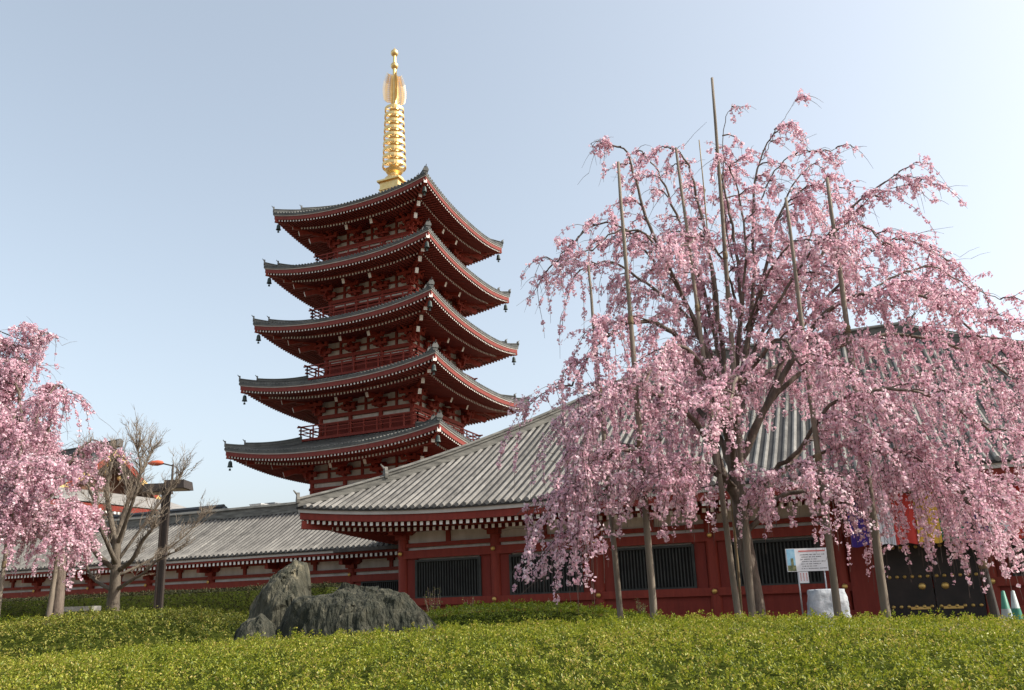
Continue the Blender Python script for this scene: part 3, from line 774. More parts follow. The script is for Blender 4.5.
for (dy_, dz_, s_) in ((0, -1.3, 0.75), (0, -2.6, 0.5), (-1.6, -2.9, 0.4), (1.6, -2.9, 0.4)):
    og = MB(); og.lathe([(0.001, 0.25), (s_*0.5, 0.2), (s_*0.75, 0.08), (s_*0.8, 0)], (gx-0.6, gy+dy_, gz+dz_), 7, 0, Matrix.Rotation(pi/2, 3, 'Y'))
    og.build('gable_ornament', M['gold'], gbo)
e = MB(); XE = gx+0.8+EXT; YE = gw_+EXT
e.box((XE-0.3, gy, zE-0.4), (0.5, 2*YE, 0.55), m=0); e.box((gx-LEN/2+1, gy-YE+0.3, zE-0.4), (LEN+6, 0.5, 0.55), m=0)
for i in range(40): e.box((XE-0.1, gy-YE+0.4+(2*YE-.8)*i/39, zE-0.85), (0.4, 0.26, 0.24), m=1)
for i in range(100): e.box((XE-0.6-(LEN+5)*i/99, gy-YE+0.1, zE-0.85), (0.26, 0.4, 0.24), m=1)
e.build('eaves', [M['redp'], M['cap']], mh)
wb = MB(); wb.box((gx-LEN/2, gy, (zE+0.5)/2), (LEN-2, 2*YE-6, zE-0.5)); wb.build('wall', M['redp'], mh)
# mid-size dark roof seen over the gallery ridge
dr = thing('shrine_building', 'distant low building with a dark blue grey hip roof seen over the corridor ridge', 'building', tuple(far_pt(175, 600, 62)))
q = far_pt(160, 504, 62)
dR = Roof(q.x-12, q.y+8, 19.5, 8.5, q.z-3.8, 0.3, 6, lambda s_: 0.36*s_+0.012*s_*s_, 8.5)
t = MB(); dR.skin(t, ALL, 0, 6, 20); dR.ribs(t, ALL, 0.5, 0.1, 0, 4, False); do_ = t.build('roof', M['droof'], dr)
r = MB()
for c in range(4): ridge_sweep(r, dR.hip_path(c, 8), 0.5, 0.5)
ridge_sweep(r, [Vector((q.x-12-11, q.y+8, dR.ze+dR.prof(8.5)-.1)), Vector((q.x-12+11, q.y+8, dR.ze+dR.prof(8.5)-.1))], 0.7, 0.8)
r.build('hip_ridge', M['droof'], do_)
w_ = MB(); w_.box((q.x-12, q.y+8, (dR.ze+0.4)/2), (34, 13, dR.ze-0.5)); w_.build('wall', M['white'], dr)
for (x, y, d, wd, nm, lb, cm) in ((262.5, 507.5, 150, 2.6, 'M', 'tiny pale concrete city block roofline just left of the pagoda', 'concrete'), (276, 506, 170, 2.6, 'N', 'tiny blue grey city rooftop block nearest the pagoda roof', 'concrete2')):
    p = far_pt(x, y, d); b = thing('city_block', lb, 'building', (p.x, p.y, 0.6), 'city blocks on the skyline')
    k = MB(); k.box((p.x, p.y, (p.z-1.2+2)/2), (2*wd+4, 8, p.z-1.2-2)); k.build('wall', M[cm], b)
    k = MB(); k.box((p.x, p.y, p.z-0.4), (wd, 4, 1.6)); k.box((p.x, p.y, p.z+0.45), (wd+.2, 4.2, 0.16)); k.build('rooftop_unit', M[cm], b)
    for j in range(5):
        wn = MB(); wn.box((p.x, p.y-4.0, p.z-3.2-3.2*j), (wd+2, 0.1, 1.4)); wn.build('window', M['glass'], b)

# ------------------------------------------------------------------ rocks
def rock(name, label, outline, d, depth, lean, matl, seed, exf=0.6, ezf=0.45, nu=130, nv=64, nf=110):
    """outline: photo positions along the rock's crest from left foot to right foot, at distance d"""
    pts = [PX(x, y, d) for x, y in outline]
    # arc-length resample
    L = [0]
    for a, b in zip(pts[:-1], pts[1:]): L.append(L[-1]+(b-a).length)
    def samp(t):
        s_ = t*L[-1]
        for i in range(len(pts)-1):
            if s_ <= L[i+1] or i == len(pts)-2:
                f = (s_-L[i])/(L[i+1]-L[i]); return pts[i].lerp(pts[i+1], f)
    zb = min(pts[0].z, pts[-1].z)-0.55
    hf = Vector(hF)
    rr = random.Random(int(seed*10))
    P = []; base_n = []
    for i in range(nu+1):
        t = i/nu; c = samp(t); h = c.z-zb
        taper = math.sin(pi*min(1, max(0, 0.06+0.88*t)))**0.45
        row = []
        for j in range(nv+1):
            a = pi*j/nv                                # 0 front foot .. pi back foot
            cx_, sz = math.cos(a), math.sin(a)
            ex = abs(cx_)**exf*(1 if cx_ > 0 else -1); ez = sz**ezf
            p = Vector((c.x, c.y, zb+h*ez)) - hf*(ex*depth/2*taper) + hf*(lean*ez*h)
            dirn = (-hf*ex + Vector(cR)*(1.4*(t-0.5)) + Vector((0, 0, 0.6*ez))).normalized()
            p += dirn*(0.05+0.10*fbm(p.x*1.6+seed, p.y*1.6, p.z*1.1, 2))
            row.append(p)
        P.append(row)
    size_ = (pts[-1]-pts[0]).length
    O = [[q.copy() for q in row] for row in P]
    for _ in range(nf):                                # break the surface into flat split faces
        i = rr.randrange(4, nu-4); j = rr.randrange(3, nv-3); p0 = P[i][j]
        n_ = (P[i+2][j]-P[i-2][j]).cross(P[i][j+2]-P[i][j-2])
        if n_.length < 1e-9: continue
        n_.normalize()
        n_ = (n_ + Vector((rr.gauss(0, 0.26), rr.gauss(0, 0.26), rr.gauss(0, 0.10)))).normalized()
        dpt = rr.uniform(0.004, 0.030)*min(1.0, size_/1.6); R_ = rr.uniform(0.12, 0.34)*min(1.2, size_/1.3)
        for row in P:
            for k, q in enumerate(row):
                dq = q-p0
                if abs(dq.x) > R_ or abs(dq.y) > R_ or dq.length > R_*1.25: continue
                e_ = dq.dot(n_)+dpt
                if e_ > 0: row[k] = q-n_*e_*0.92
    for row, ro_ in zip(P, O):
        for k, q in enumerate(row):
            dl = (q-ro_[k]).length; mx_ = 0.075*min(1.0, size_/1.4)
            if dl > 1e-6: row[k] = ro_[k]+(q-ro_[k])*(mx_*math.tanh(dl/mx_)/dl)
    for row in P:
        for k, q in enumerate(row):
            w_ = 0.020*fbm(q.x*7+seed, q.y*7, q.z*2.5, 4)+0.010*fbm(q.x*19, q.y*19+seed, q.z*8, 3)
            row[k] = q - hf*w_*1.4 + Vector((0, 0, w_))
    m = MB(); m.grid(P)
    return tag(m.build(name, matl, None, False), label, 'rock', 'rocks in the azalea garden')
rock('garden_rock', 'long low dark grey rock lying across the azalea hedges', [(262, 648), (272, 628), (285, 606), (296, 596), (318, 595), (345, 590), (368, 590), (398, 592), (410, 601), (424, 616), (443, 640)], 9.9, 0.9, 0.10, M['rock'], 3.1)
rock('garden_rock', 'upright pointed rock with a pale lit face standing behind the long low rock', [(240, 640), (248, 615), (262, 590), (278, 573), (292, 563), (301, 565), (305, 590), (312, 612), (322, 645)], 10.7, 0.85, 0.10, M['rock2'], 8.7, 0.85, 0.75)
rock('garden_rock', 'small dark boulder at the left foot of the long low rock', [(234, 652), (237, 634), (246, 624), (258, 622), (264, 632), (270, 652)], 9.55, 0.45, 0.1, M['rock'], 15.2, nu=60, nv=30, nf=40)

# ------------------------------------------------------------------ clipped azalea hedges
def leaf_hedge(name, label, surf, pts, leafm, size, per, spread, corem=None, core=None, upbias=0.9):
    """pts: (K,3) surface points with (K,3) normals -> rosettes of folded leaves"""
    P, Nn = pts
    K = len(P)
    P = np.repeat(P, per, 0); Nn = np.repeat(Nn, per, 0)
    n, a, b = frames(Nn + rng.normal(size=Nn.shape)*0.25)
    ang = rng.uniform(0, 2*pi, len(P))[:, None]; tilt = rng.uniform(0.15, 1.25, len(P))[:, None]
    rad = a*np.cos(ang)+b*np.sin(ang)
    ld = n*np.sin(tilt)*upbias + rad*np.cos(tilt); ld /= np.linalg.norm(ld, axis=1, keepdims=True)
    sd_ = np.cross(ld, n); sd_ /= np.linalg.norm(sd_, axis=1, keepdims=True)+1e-9
    up = np.cross(sd_, ld)
    s_ = size*rng.uniform(0.65, 1.3, len(P))[:, None]
    base = P + rng.normal(size=P.shape)*spread + n*0.004
    v0 = base; v1 = base+ld*s_*0.5+sd_*s_*0.24+up*s_*0.07; v2 = base+ld*s_; v3 = base+ld*s_*0.5-sd_*s_*0.24+up*s_*0.07
    verts = np.stack([v0, v1, v2, v3], 1)
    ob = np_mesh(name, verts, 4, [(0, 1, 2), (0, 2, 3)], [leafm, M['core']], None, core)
    return tag(ob, label, 'hedge', 'clipped azalea hedges')

def mound_hedge(name, label, zf, r0, r1, d0, d1, dens, size, leafm, per=6, inside=None, off=0.085, cres=60):
    """zf(r, d): top height of the hedge or None outside; r, d in metres right of / ahead of the viewpoint"""
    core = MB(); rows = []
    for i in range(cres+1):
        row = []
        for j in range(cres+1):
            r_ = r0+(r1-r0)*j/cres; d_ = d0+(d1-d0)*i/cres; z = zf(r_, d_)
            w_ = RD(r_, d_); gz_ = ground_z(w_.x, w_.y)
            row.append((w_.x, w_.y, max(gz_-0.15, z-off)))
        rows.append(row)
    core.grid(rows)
    n = int((r1-r0)*(d1-d0)*dens*1.25)
    R_ = rng.uniform(r0, r1, n); D_ = rng.uniform(d0, d1, n)
    P = []; Nn = []
    for r_, d_ in zip(R_, D_):
        z = zf(r_, d_); w_ = RD(r_, d_)
        if z < ground_z(w_.x, w_.y)-0.02: continue
        hole = fbm(r_*7.0+31, d_*7.0, 5.0, 2)
        if hole < -0.14 and random.random() < 0.80: continue
        z += 0.050*hole+random.gauss(0, 0.013)
        e_ = 0.04
        gr_ = (zf(r_+e_, d_)-z)/e_; gd_ = (zf(r_, d_+e_)-z)/e_
        sl_ = math.hypot(gr_, gd_); keep = min(1.0, 0.8*math.sqrt(1+min(sl_, 3.5)**2)*0.62)
        k_ = 1 if random.random() < keep else 0
        if sl_ > 1.2: k_ += int(random.random() < min(sl_, 4)*0.5)
        for _ in range(k_):
            nn = hF*(-gd_)+cR*(-gr_)+np.array([0, 0, 1.0])
            dz = random.uniform(-1, 1)*min(sl_, 4)*0.03
            P.append((w_.x, w_.y, z+dz)); Nn.append(nn)
    return leaf_hedge(name, label, zf, (np.array(P), np.array(Nn)), leafm, size, per, size*0.45, None, core)

CR = [PX(px_, y_+6, 8.6) for px_, y_ in ((-260, 690), (-120, 672), (0, 658), (150, 645), (300, 635), (400, 629), (512, 622), (650, 617), (800, 615), (900, 616), (1024, 619), (1280, 628))]
CR = [(p.x*math.cos(YAW)+p.y*math.sin(YAW), p.z) for p in CR]
def crest(r):
    for (a, za), (b, zb) in zip(CR[:-1], CR[1:]):
        if r <= b or (b, zb) == CR[-1]: return za+(zb-za)*max(0, min(1, (r-a)/(b-a)))
def front_z(r, d):
    c = crest(r); n = 0.035*fbm(r*1.1, d*1.1, 3.0)+0.014*fbm(r*5, d*5, 7.0, 3)
    if d < 9.0:
        z = c-0.019*(9.0-d)**2
        if d < 4.3: z -= 0.9*(4.3-d)**1.5
    else:
        z = c-0.9*max(0, d-9.0)**2
    return z+n
mound_hedge('azalea_hedge', 'long bright green azalea hedge across the whole foreground', front_z, -8.2, 8.2, 3.4, 10.0, 980, 0.0245, M['leafA'], 6, cres=110)
def mound(cr, cd, hr_, hd_, ztop, zb, p=2.6, tiltr=0.0, seed=0):
    def f(r, d):
        q = (abs((r-cr)/hr_)**p+abs((d-cd)/hd_)**p)
        n = 0.03*fbm(r*1.3+seed, d*1.3, 1.0)+0.012*fbm(r*6+seed, d*6, 2, 3)
        return zb+(ztop-zb+tiltr*(r-cr))*(max(0, 1-q)**(0.55) if q < 1 else -1.0)+n*(1 if q < 1 else 0)
    return f
mound_hedge('azalea_hedge', 'rounded olive green azalea mound on the left below the lamp post', mound(-6.35, 13.0, 3.25, 2.2, 1.60, 0.75, 2.3, 0.015, 4), -9.7, -3.0, 10.7, 15.3, 520, 0.034, M['leafB'], 6)
mound_hedge('azalea_hedge', 'small fresh green azalea mound at the far left edge behind the olive mound', mound(-10.0, 15.4, 2.2, 1.4, 1.56, 0.8, 2.2, 0, 9), -12.3, -7.7, 13.9, 16.9, 330, 0.040, M['leafC'], 6)
mound_hedge('azalea_hedge', 'low green azalea mound right of the long rock in front of the hall', mound(0.2, 13.6, 3.1, 2.5, 1.49, 0.55, 2.2, -0.05, 14), -3.0, 3.4, 11.0, 16.2, 420, 0.034, M['leafC'], 6)
# tall hedge along the gallery, its shade put into the leaf colour
def box_hedge(name, label, x0, x1, y0, y1, z0, z1, dens, size, leafm):
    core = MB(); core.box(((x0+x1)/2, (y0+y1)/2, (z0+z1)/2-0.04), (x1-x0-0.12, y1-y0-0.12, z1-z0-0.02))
    P = []; Nn = []
    faces = [((x1-x0)*(z1-z0), lambda: (random.uniform(x0, x1), y0, random.uniform(z0, z1)), (0, -1, 0.2)),
             ((x1-x0)*(y1-y0), lambda: (random.uniform(x0, x1), random.uniform(y0, y1), z1), (0, 0, 1)),
             ((y1-y0)*(z1-z0), lambda: (x1, random.uniform(y0, y1), random.uniform(z0, z1)), (1, 0, 0.2)),
             ((x1-x0)*(z1-z0), lambda: (random.uniform(x0, x1), y1, random.uniform(z0, z1)), (0, 1, 0.2))]
    for A, fn, nr_ in faces:
        for _ in range(int(A*dens)):
            p = fn(); w_ = 0.07*fbm(p[0]*0.8, p[1]*0.8, p[2]*0.8)
            P.append((p[0]+nr_[0]*w_, p[1]+nr_[1]*w_, p[2]+(w_ if nr_[2] == 1 else 0))); Nn.append(nr_)
    return leaf_hedge(name, label, None, (np.array(P), np.array(Nn, float)), leafm, size, 5, size*0.6, None, core)
box_hedge('clipped_hedge', 'tall shaded clipped hedge running along the corridor building', -46, -13.8, 19.0, 20.1, 0.6, 2.18, 170, 0.055, M['leafD'])

# ------------------------------------------------------------------ trees
def smooth_path(pts, n=5):
    out = []; P = [pts[0]]+list(pts)+[pts[-1]]
    for i in range(1, len(P)-2):
        a, b, c, d = P[i-1], P[i], P[i+1], P[i+2]
        for k in range(n):
            t = k/n
            out.append(0.5*((2*b)+(c-a)*t+(2*a-5*b+4*c-d)*t*t+(3*b-a-3*c+d)*t**3))
    out.append(P[-2]); return out

class Weeper:
    """weeping cherry: limbs, arching side branches and hanging flowering strands"""
    def __init__(s, base, seed):
        s.base = Vector(base); s.rn = random.Random(seed); s.limbs = MB(); s.twigs = MB(); s.nodes = []; s.side = []
    full = 1.0
    def limb(s, pts, r0, r1, dens=1.0, hang=1.0, start=0.3, sidelen=1.0):
        dens *= s.full
        p = smooth_path(pts, 5); n = len(p)
        jit = [Vector((s.rn.uniform(-1, 1), s.rn.uniform(-1, 1), s.rn.uniform(-1, 1)))*0.02 for _ in p]
        p = [a+b for a, b in zip(p, jit)]
        rad = [r0+(r1-r0)*(i/(n-1))**0.8 for i in range(n)]
        s.limbs.tube(p, rad, 7 if r0 > 0.04 else 5)
        L = [0]
        for a, b in zip(p[:-1], p[1:]): L.append(L[-1]+(b-a).length)
        tot = L[-1]
        def at(x):
            for i in range(n-1):
                if x <= L[i+1]: return p[i].lerp(p[i+1], (x-L[i])/max(1e-6, L[i+1]-L[i])), (p[i+1]-p[i]).normalized()
            return p[-1], (p[-1]-p[-2]).normalized()
        x = tot*start
        while x < tot:
            q, dr = at(x)
            s.branch(q, dr, sidelen*s.rn.uniform(0.45, 1.35), hang, dens)
            x += s.rn.uniform(0.13, 0.36)/dens
        q, dr = at(tot); s.branch(q, dr, 0.8*sidelen, hang, dens)
        x = tot*max(start, 0.25)
        while x < tot:
            q, dr = at(x); s.strand(q, hang*s.rn.uniform(0.35, 1.0)); x += s.rn.uniform(0.12, 0.35)/dens
    def branch(s, q, dr, L, hang, dens):
        out = Vector((q.x-s.base.x, q.y-s.base.y, 0))
        out = out.normalized() if out.length > 0.1 else Vector((1, 0, 0))
        a = s.rn.uniform(-1.5, 1.5)
        rot = Matrix.Rotation(a, 3, 'Z') @ out
        d = (rot*1.0 + dr*0.45 + Vector((0, 0, s.rn.uniform(0.05, 0.85)))).normalized()
        n = 8; pts = []
        g_ = s.rn.uniform(0.45, 0.95)
        for i in range(n+1):
            t = i/n; pts.append(q + d*L*t + Vector((0, 0, -g_*L*t*t)) + Vector((s.rn.uniform(-1, 1), s.rn.uniform(-1, 1), s.rn.uniform(-1, 1)))*0.018)
        s.twigs.tube(pts, [0.014*(1-0.75*i/n) for i in range(n+1)], 4, cap=False)
        k = int(L*3.8*dens)+1
        for _ in range(k):
            t = s.rn.uniform(0.25, 1.0)*n; i = min(n-1, int(t)); p = pts[i].lerp(pts[i+1], t-i)
            s.strand(p, hang*s.rn.choice([0.25, 0.4, 0.6, 0.8, 1.1])*s.rn.uniform(0.8, 1.15))
        k = int(L*9*dens)+2
        for _ in range(k):
            t = s.rn.uniform(0.15, 1.0)*n; i = min(n-1, int(t)); p = pts[i].lerp(pts[i+1], t-i)
            s.spray(p, rot, s.rn.uniform(0.15, 0.55))
        s.flowers(pts, 0.85, s.rn.uniform(0.1, 0.5))
    def spray(s, p, out, L):
        a = s.rn.uniform(0, 2*pi)
        d = (Vector((math.cos(a), math.sin(a), s.rn.uniform(-0.6, 0.9)))+out*0.5).normalized()
        g_ = s.rn.uniform(0.3, 1.1); n = 4
        pts = [p+d*L*i/n+Vector((0, 0, -g_*L*(i/n)**2)) for i in range(n+1)]
        s.twigs.tube(pts, [0.006*(1-0.7*i/n) for i in range(n+1)], 3, cap=False)
        s.flowers(pts, s.rn.choice([0.3, 0.7, 0.9]), 0.15, s.rn.choice([0.6, 0.9, 1.0]))
        if s.rn.random() < 0.10:                      # long bare whip
            e_ = pts[-1]; d2 = (d+Vector((0, 0, s.rn.uniform(-0.4, 0.3)))).normalized(); l2 = s.rn.uniform(0.2, 0.6)
            s.twigs.tube([e_, e_+d2*l2*0.5, e_+d2*l2+Vector((0, 0, -0.05))], [0.004, 0.003, 0.002], 3, cap=False)
    def zmin(s, p): return 1.8
    def strand(s, p, L):
        L = min(L, p.z-s.zmin(p)-s.rn.uniform(0, 0.5))
        if L < 0.18: return
        a = s.rn.uniform(0, 2*pi)
        out = Vector((p.x-s.base.x, p.y-s.base.y, 0)); out = out.normalized() if out.length > .1 else out
        h = (Vector((math.cos(a), math.sin(a), 0))*1.0+out*0.8)
        n = max(3, int(L/0.16)); pts = []; sw = s.rn.uniform(0.06, 0.42)*min(1, L)
        w1, w2 = s.rn.uniform(0, 6), s.rn.uniform(0, 6)
        for i in range(n+1):
            t = i/n
            pts.append(p + h*sw*(1-(1-t)**2.2) + Vector((0.018*math.sin(w1+t*5), 0.018*math.sin(w2+t*4), -L*t + 0.10*math.sin(pi*min(1, t*2.2))*sw)))
        s.twigs.tube(pts, [0.0058*(1-0.6*i/n) for i in range(n+1)], 3, cap=False)
        s.flowers(pts, s.rn.choice([0.45, 0.8, 0.9, 0.95, 0.95]), 0.05, s.rn.uniform(0.75, 1.0))
    def flowers(s, pts, prob, f0=0.0, f1=1.0):
        n = len(pts)-1
        seg = (pts[-1]-pts[0]).length/max(1, n)
        tot = sum((b-a).length for a, b in zip(pts[:-1], pts[1:])); x = tot*f0
        while x < tot*f1:
            t = x/tot*n; i = min(n-1, int(t)); p = pts[i].lerp(pts[i+1], t-i)
            if s.rn.random() < prob*(1 if x/tot < 0.6 else 1.3-0.5*x/tot): s.nodes.append((p.x, p.y, p.z, s.rn.uniform(0.55, 1.45)))
            x += s.rn.uniform(0.045, 0.13)
    def finish(s, name, parent, per=9, size=0.0185, clus=0.042):
        s.limbs.build('branches', M['bark'], parent, True)
        s.twigs.build('twigs', M['twig'], parent, True)
        N = np.array(s.nodes); print(name, 'nodes', len(N))
        cnt = np.maximum(2, (per*N[:, 3]**1.5*rng.uniform(0.5, 1.4, len(N))).astype(int))
        P = np.repeat(N[:, :3], cnt, 0); sc = np.repeat(N[:, 3], cnt)[:, None]
        u = rng.normal(size=P.shape); u /= np.linalg.norm(u, axis=1, keepdims=True)
        rr = clus*sc*rng.uniform(0.35, 1.0, len(P))[:, None]
        c = P + u*rr*np.array([1, 1, 1.25]) + np.array([0, 0, -0.012])
        nn, a, b = frames(u + rng.normal(size=u.shape)*0.5 + np.array([0, 0, -0.15]))
        z_ = size*rng.uniform(0.7, 1.25, len(P))[:, None]
        # two half cups folded along the middle
        v = [c - nn*z_*0.25, c + a*z_ + nn*z_*0.35, c + (a*0.55+b)*z_*0.95 + nn*z_*0.3, c - (a*0.55-b)*z_*0.95 + nn*z_*0.35, c - a*z_ + nn*z_*0.3,
             c - (a*0.55+b)*z_*0.95 + nn*z_*0.35, c + (a*0.55-b)*z_*0.95 + nn*z_*0.3]
        verts = np.stack(v, 1)
        print(name, 'flowers', len(verts))
        np_mesh('blossom', verts, 7, [(0, 1, 2, 3), (0, 3, 4, 5), (0, 5, 6, 1)], M['blossom'], parent)

# main weeping cherry
TB = PX(760, 655, 12.0); TB.z = ground_z(TB.x, TB.y)-0.05
tree = thing('weeping_cherry_tree', 'large weeping cherry in full pink bloom propped by poles in front of the hall', 'cherry tree', tuple(TB))
wp = Weeper(TB, 5)
def zmin_main(p):
    d = np.array(p)-C0; depth = d@cF; px_ = 512+FPX*(d@cR)/depth
    r_ = (d@cR)
    if 1.1 < r_ < 4.9: return 2.15 + 0.25*math.sin(px_*0.05)
    return 1.35
wp.zmin = zmin_main
tk = MB()
tp = smooth_path([TB, PX(757, 612, 12.0), PX(750, 570, 12.0), PX(742, 525, 12.0), PX(736, 480, 12.0), PX(729, 440, 12.05)], 5)
tk.tube(tp, [0.165, 0.15, 0.14, 0.135, 0.13]+[0.125-0.035*i/(len(tp)-6) for i in range(len(tp)-5)], 12)
tp2 = smooth_path([PX(745, 540, 12.0), PX(738, 500, 11.95), PX(725, 480, 11.85), PX(716, 455, 11.7), PX(712, 430, 11.6)], 4)
tk.tube(tp2, [0.09-0.03*i/(len(tp2)-1) for i in range(len(tp2))], 8)
tk.build('trunk', M['bark'], tree, True)
def pl(*a): return [PX(x, y, d) for x, y, d in a]
# left
wp.limb(pl((725, 480, 11.85), (705, 466, 11.6), (680, 468, 11.2), (655, 462, 10.8), (622, 448, 10.4), (600, 470, 10.3)), 0.06, 0.018, 0.9, 2.1, 0.25)
wp.limb(pl((733, 470, 12), (715, 430, 12.2), (690, 402, 12.6), (660, 388, 13), (622, 385, 13.3), (590, 407, 13.5)), 0.06, 0.018, 1.0, 2.0, 0.3)
wp.limb(pl((716, 455, 11.7), (695, 420, 11.3), (662, 397, 10.8), (628, 390, 10.5), (600, 412, 10.5), (582, 448, 10.5)), 0.05, 0.015, 0.9, 2.1, 0.3)
wp.limb(pl((729, 440, 12), (705, 380, 11.8), (672, 332, 11.4), (632, 322, 11.2), (595, 348, 11.2), (572, 385, 11.2)), 0.06, 0.014, 0.9, 1.3, 0.35)
wp.limb(pl((729, 440, 12), (715, 385, 12.2), (690, 320, 12.5), (655, 290, 12.7), (612, 262, 12.8), (580, 270, 12.8)), 0.05, 0.012, 0.75, 0.9, 0.35)
wp.limb(pl((728, 430, 12), (712, 370, 11.8), (685, 300, 11.7), (655, 240, 11.6), (638, 190, 11.6), (628, 152, 11.6), (614, 146, 11.6)), 0.05, 0.010, 0.55, 0.55, 0.4, 0.6)
wp.limb(pl((655, 262, 11.6), (630, 232, 11.6), (600, 224, 11.5), (575, 240, 11.4), (556, 262, 11.4)), 0.022, 0.009, 0.7, 0.7, 0.2, 0.6)
# centre
wp.limb(pl((729, 440, 12), (724, 370, 12), (715, 290, 12), (702, 220, 12), (688, 165, 12), (672, 148, 12)), 0.055, 0.010, 0.75, 0.6, 0.3, 0.7)
wp.limb(pl((731, 430, 12.1), (738, 360, 12.3), (740, 290, 12.5), (732, 225, 12.6), (722, 180, 12.6), (716, 150, 12.6)), 0.05, 0.010, 0.8, 0.65, 0.3, 0.7)
wp.limb(pl((731, 420, 12.1), (745, 350, 12.1), (755, 280, 12.0), (752, 215, 11.9), (760, 160, 11.9), (776, 128, 11.9)), 0.05, 0.008, 0.6, 0.5, 0.3, 0.55)
wp.limb(pl((762, 160, 11.9), (772, 140, 11.9), (784, 118, 11.9), (797, 100, 11.9)), 0.008, 0.003, 0.5, 0.25, 0.3, 0.18)
wp.limb(pl((745, 350, 12.1), (765, 280, 12), (775, 225, 12), (800, 190, 12), (822, 185, 12)), 0.03, 0.009, 0.85, 0.6, 0.2, 0.7)
wp.limb(pl((760, 200, 11.9), (780, 165, 11.8), (805, 152, 11.8), (835, 150, 11.8)), 0.014, 0.006, 0.7, 0.4, 0.2, 0.45)
wp.limb(pl((740, 290, 12.5), (725, 215, 12.6), (724, 130, 12.5), (732, 108, 12.4)), 0.014, 0.005, 0.3, 0.3, 0.5, 0.35)
wp.limb(pl((731, 430, 12.1), (750, 335, 12.3), (768, 255, 12.4), (788, 195, 12.4), (810, 165, 12.4)), 0.04, 0.009, 0.58, 0.6, 0.3, 0.75)
wp.limb(pl((729, 410, 12), (704, 290, 12.3), (676, 215, 12.5), (658, 172, 12.6), (642, 152, 12.6)), 0.04, 0.009, 0.58, 0.6, 0.3, 0.7)
wp.limb(pl((735, 390, 12), (780, 300, 11.5), (822, 240, 11.3), (858, 225, 11.2), (885, 243, 11.2)), 0.035, 0.010, 0.58, 0.8, 0.3, 0.8)
wp.limb(pl((735, 380, 12), (746, 265, 11.5), (740, 200, 11.4), (728, 165, 11.4)), 0.03, 0.008, 0.58, 0.6, 0.3, 0.7)
wp.limb(pl((722, 390, 12), (676, 280, 11.5), (645, 235, 11.3), (615, 232, 11.2), (592, 250, 11.2)), 0.03, 0.009, 0.58, 0.8, 0.3, 0.7)
wp.limb(pl((740, 380, 12.2), (790, 290, 12.8), (815, 225, 13.1), (835, 190, 13.2)), 0.03, 0.009, 0.58, 0.7, 0.3, 0.8)
wp.limb(pl((725, 400, 12.2), (700, 310, 12.9), (695, 240, 13.2), (705, 190, 13.3)), 0.03, 0.009, 0.58, 0.7, 0.3, 0.8)
# right
wp.limb(pl((736, 470, 12), (765, 410, 12.2), (790, 340, 12.4), (815, 270, 12.5), (845, 215, 12.5), (872, 192, 12.5), (900, 172, 12.5)), 0.06, 0.008, 0.7, 0.7, 0.3, 0.75)
wp.limb(pl((845, 225, 12.5), (868, 200, 12.5), (890, 190, 12.4), (920, 182, 12.4)), 0.014, 0.005, 0.6, 0.35, 0.3, 0.4)
wp.limb(pl((736, 465, 12), (770, 400, 11.8), (805, 340, 11.5), (840, 302, 11.3), (885, 292, 11.2), (930, 300, 11.1), (985, 340, 11)), 0.065, 0.014, 1.0, 1.2, 0.35)
wp.limb(pl((790, 340, 12.4), (830, 295, 12.7), (870, 250, 12.9), (905, 240, 13), (945, 258, 13.1)), 0.035, 0.010, 0.9, 0.8, 0.2, 0.8)
wp.limb(pl((870, 290, 12), (905, 272, 12), (935, 268, 12), (965, 285, 12), (1000, 300, 12)), 0.02, 0.007, 0.8, 0.7, 0.2, 0.6)
wp.limb(pl((740, 520, 12), (775, 470, 11.6), (800, 450, 11.2), (830, 405, 10.8), (875, 390, 10.5), (930, 395, 10.3), (990, 430, 10.1)), 0.042, 0.016, 0.8, 2.1, 0.35)
wp.limb(pl((742, 525, 12), (775, 480, 12.4), (830, 420, 13), (890, 380, 13.5), (950, 375, 13.8), (1010, 395, 14)), 0.042, 0.016, 0.75, 2.2, 0.35)
wp.limb(pl((745, 535, 12), (775, 500, 11.9), (812, 488, 11.8), (855, 482, 11.7), (905, 462, 11.6), (960, 478, 11.6)), 0.05, 0.016, 1.0, 1.7, 0.35)
wp.limb(pl((770, 400, 11.8), (830, 350, 11.9), (900, 335, 12), (970, 352, 12), (1030, 390, 12)), 0.045, 0.014, 0.8, 1.7, 0.25)
wp.limb(pl((790, 470, 11.5), (840, 445, 11.0), (895, 450, 10.7), (945, 480, 10.5), (985, 520, 10.4)), 0.03, 0.010, 0.95, 2.1, 0.25, 0.9)
wp.limb(pl((850, 450, 12.4), (900, 455, 12.6), (940, 470, 12.8), (975, 500, 12.9)), 0.025, 0.008, 1.0, 2.0, 0.2, 0.8)
wp.limb(pl((680, 468, 11.2), (645, 478, 10.9), (608, 488, 10.7), (590, 510, 10.6), (576, 540, 10.6)), 0.028, 0.008, 0.85, 1.5, 0.25, 0.8)
wp.limb(pl((660, 440, 12.2), (622, 450, 12.3), (590, 475, 12.4), (565, 510, 12.4)), 0.028, 0.008, 0.8, 1.6, 0.25, 0.8)
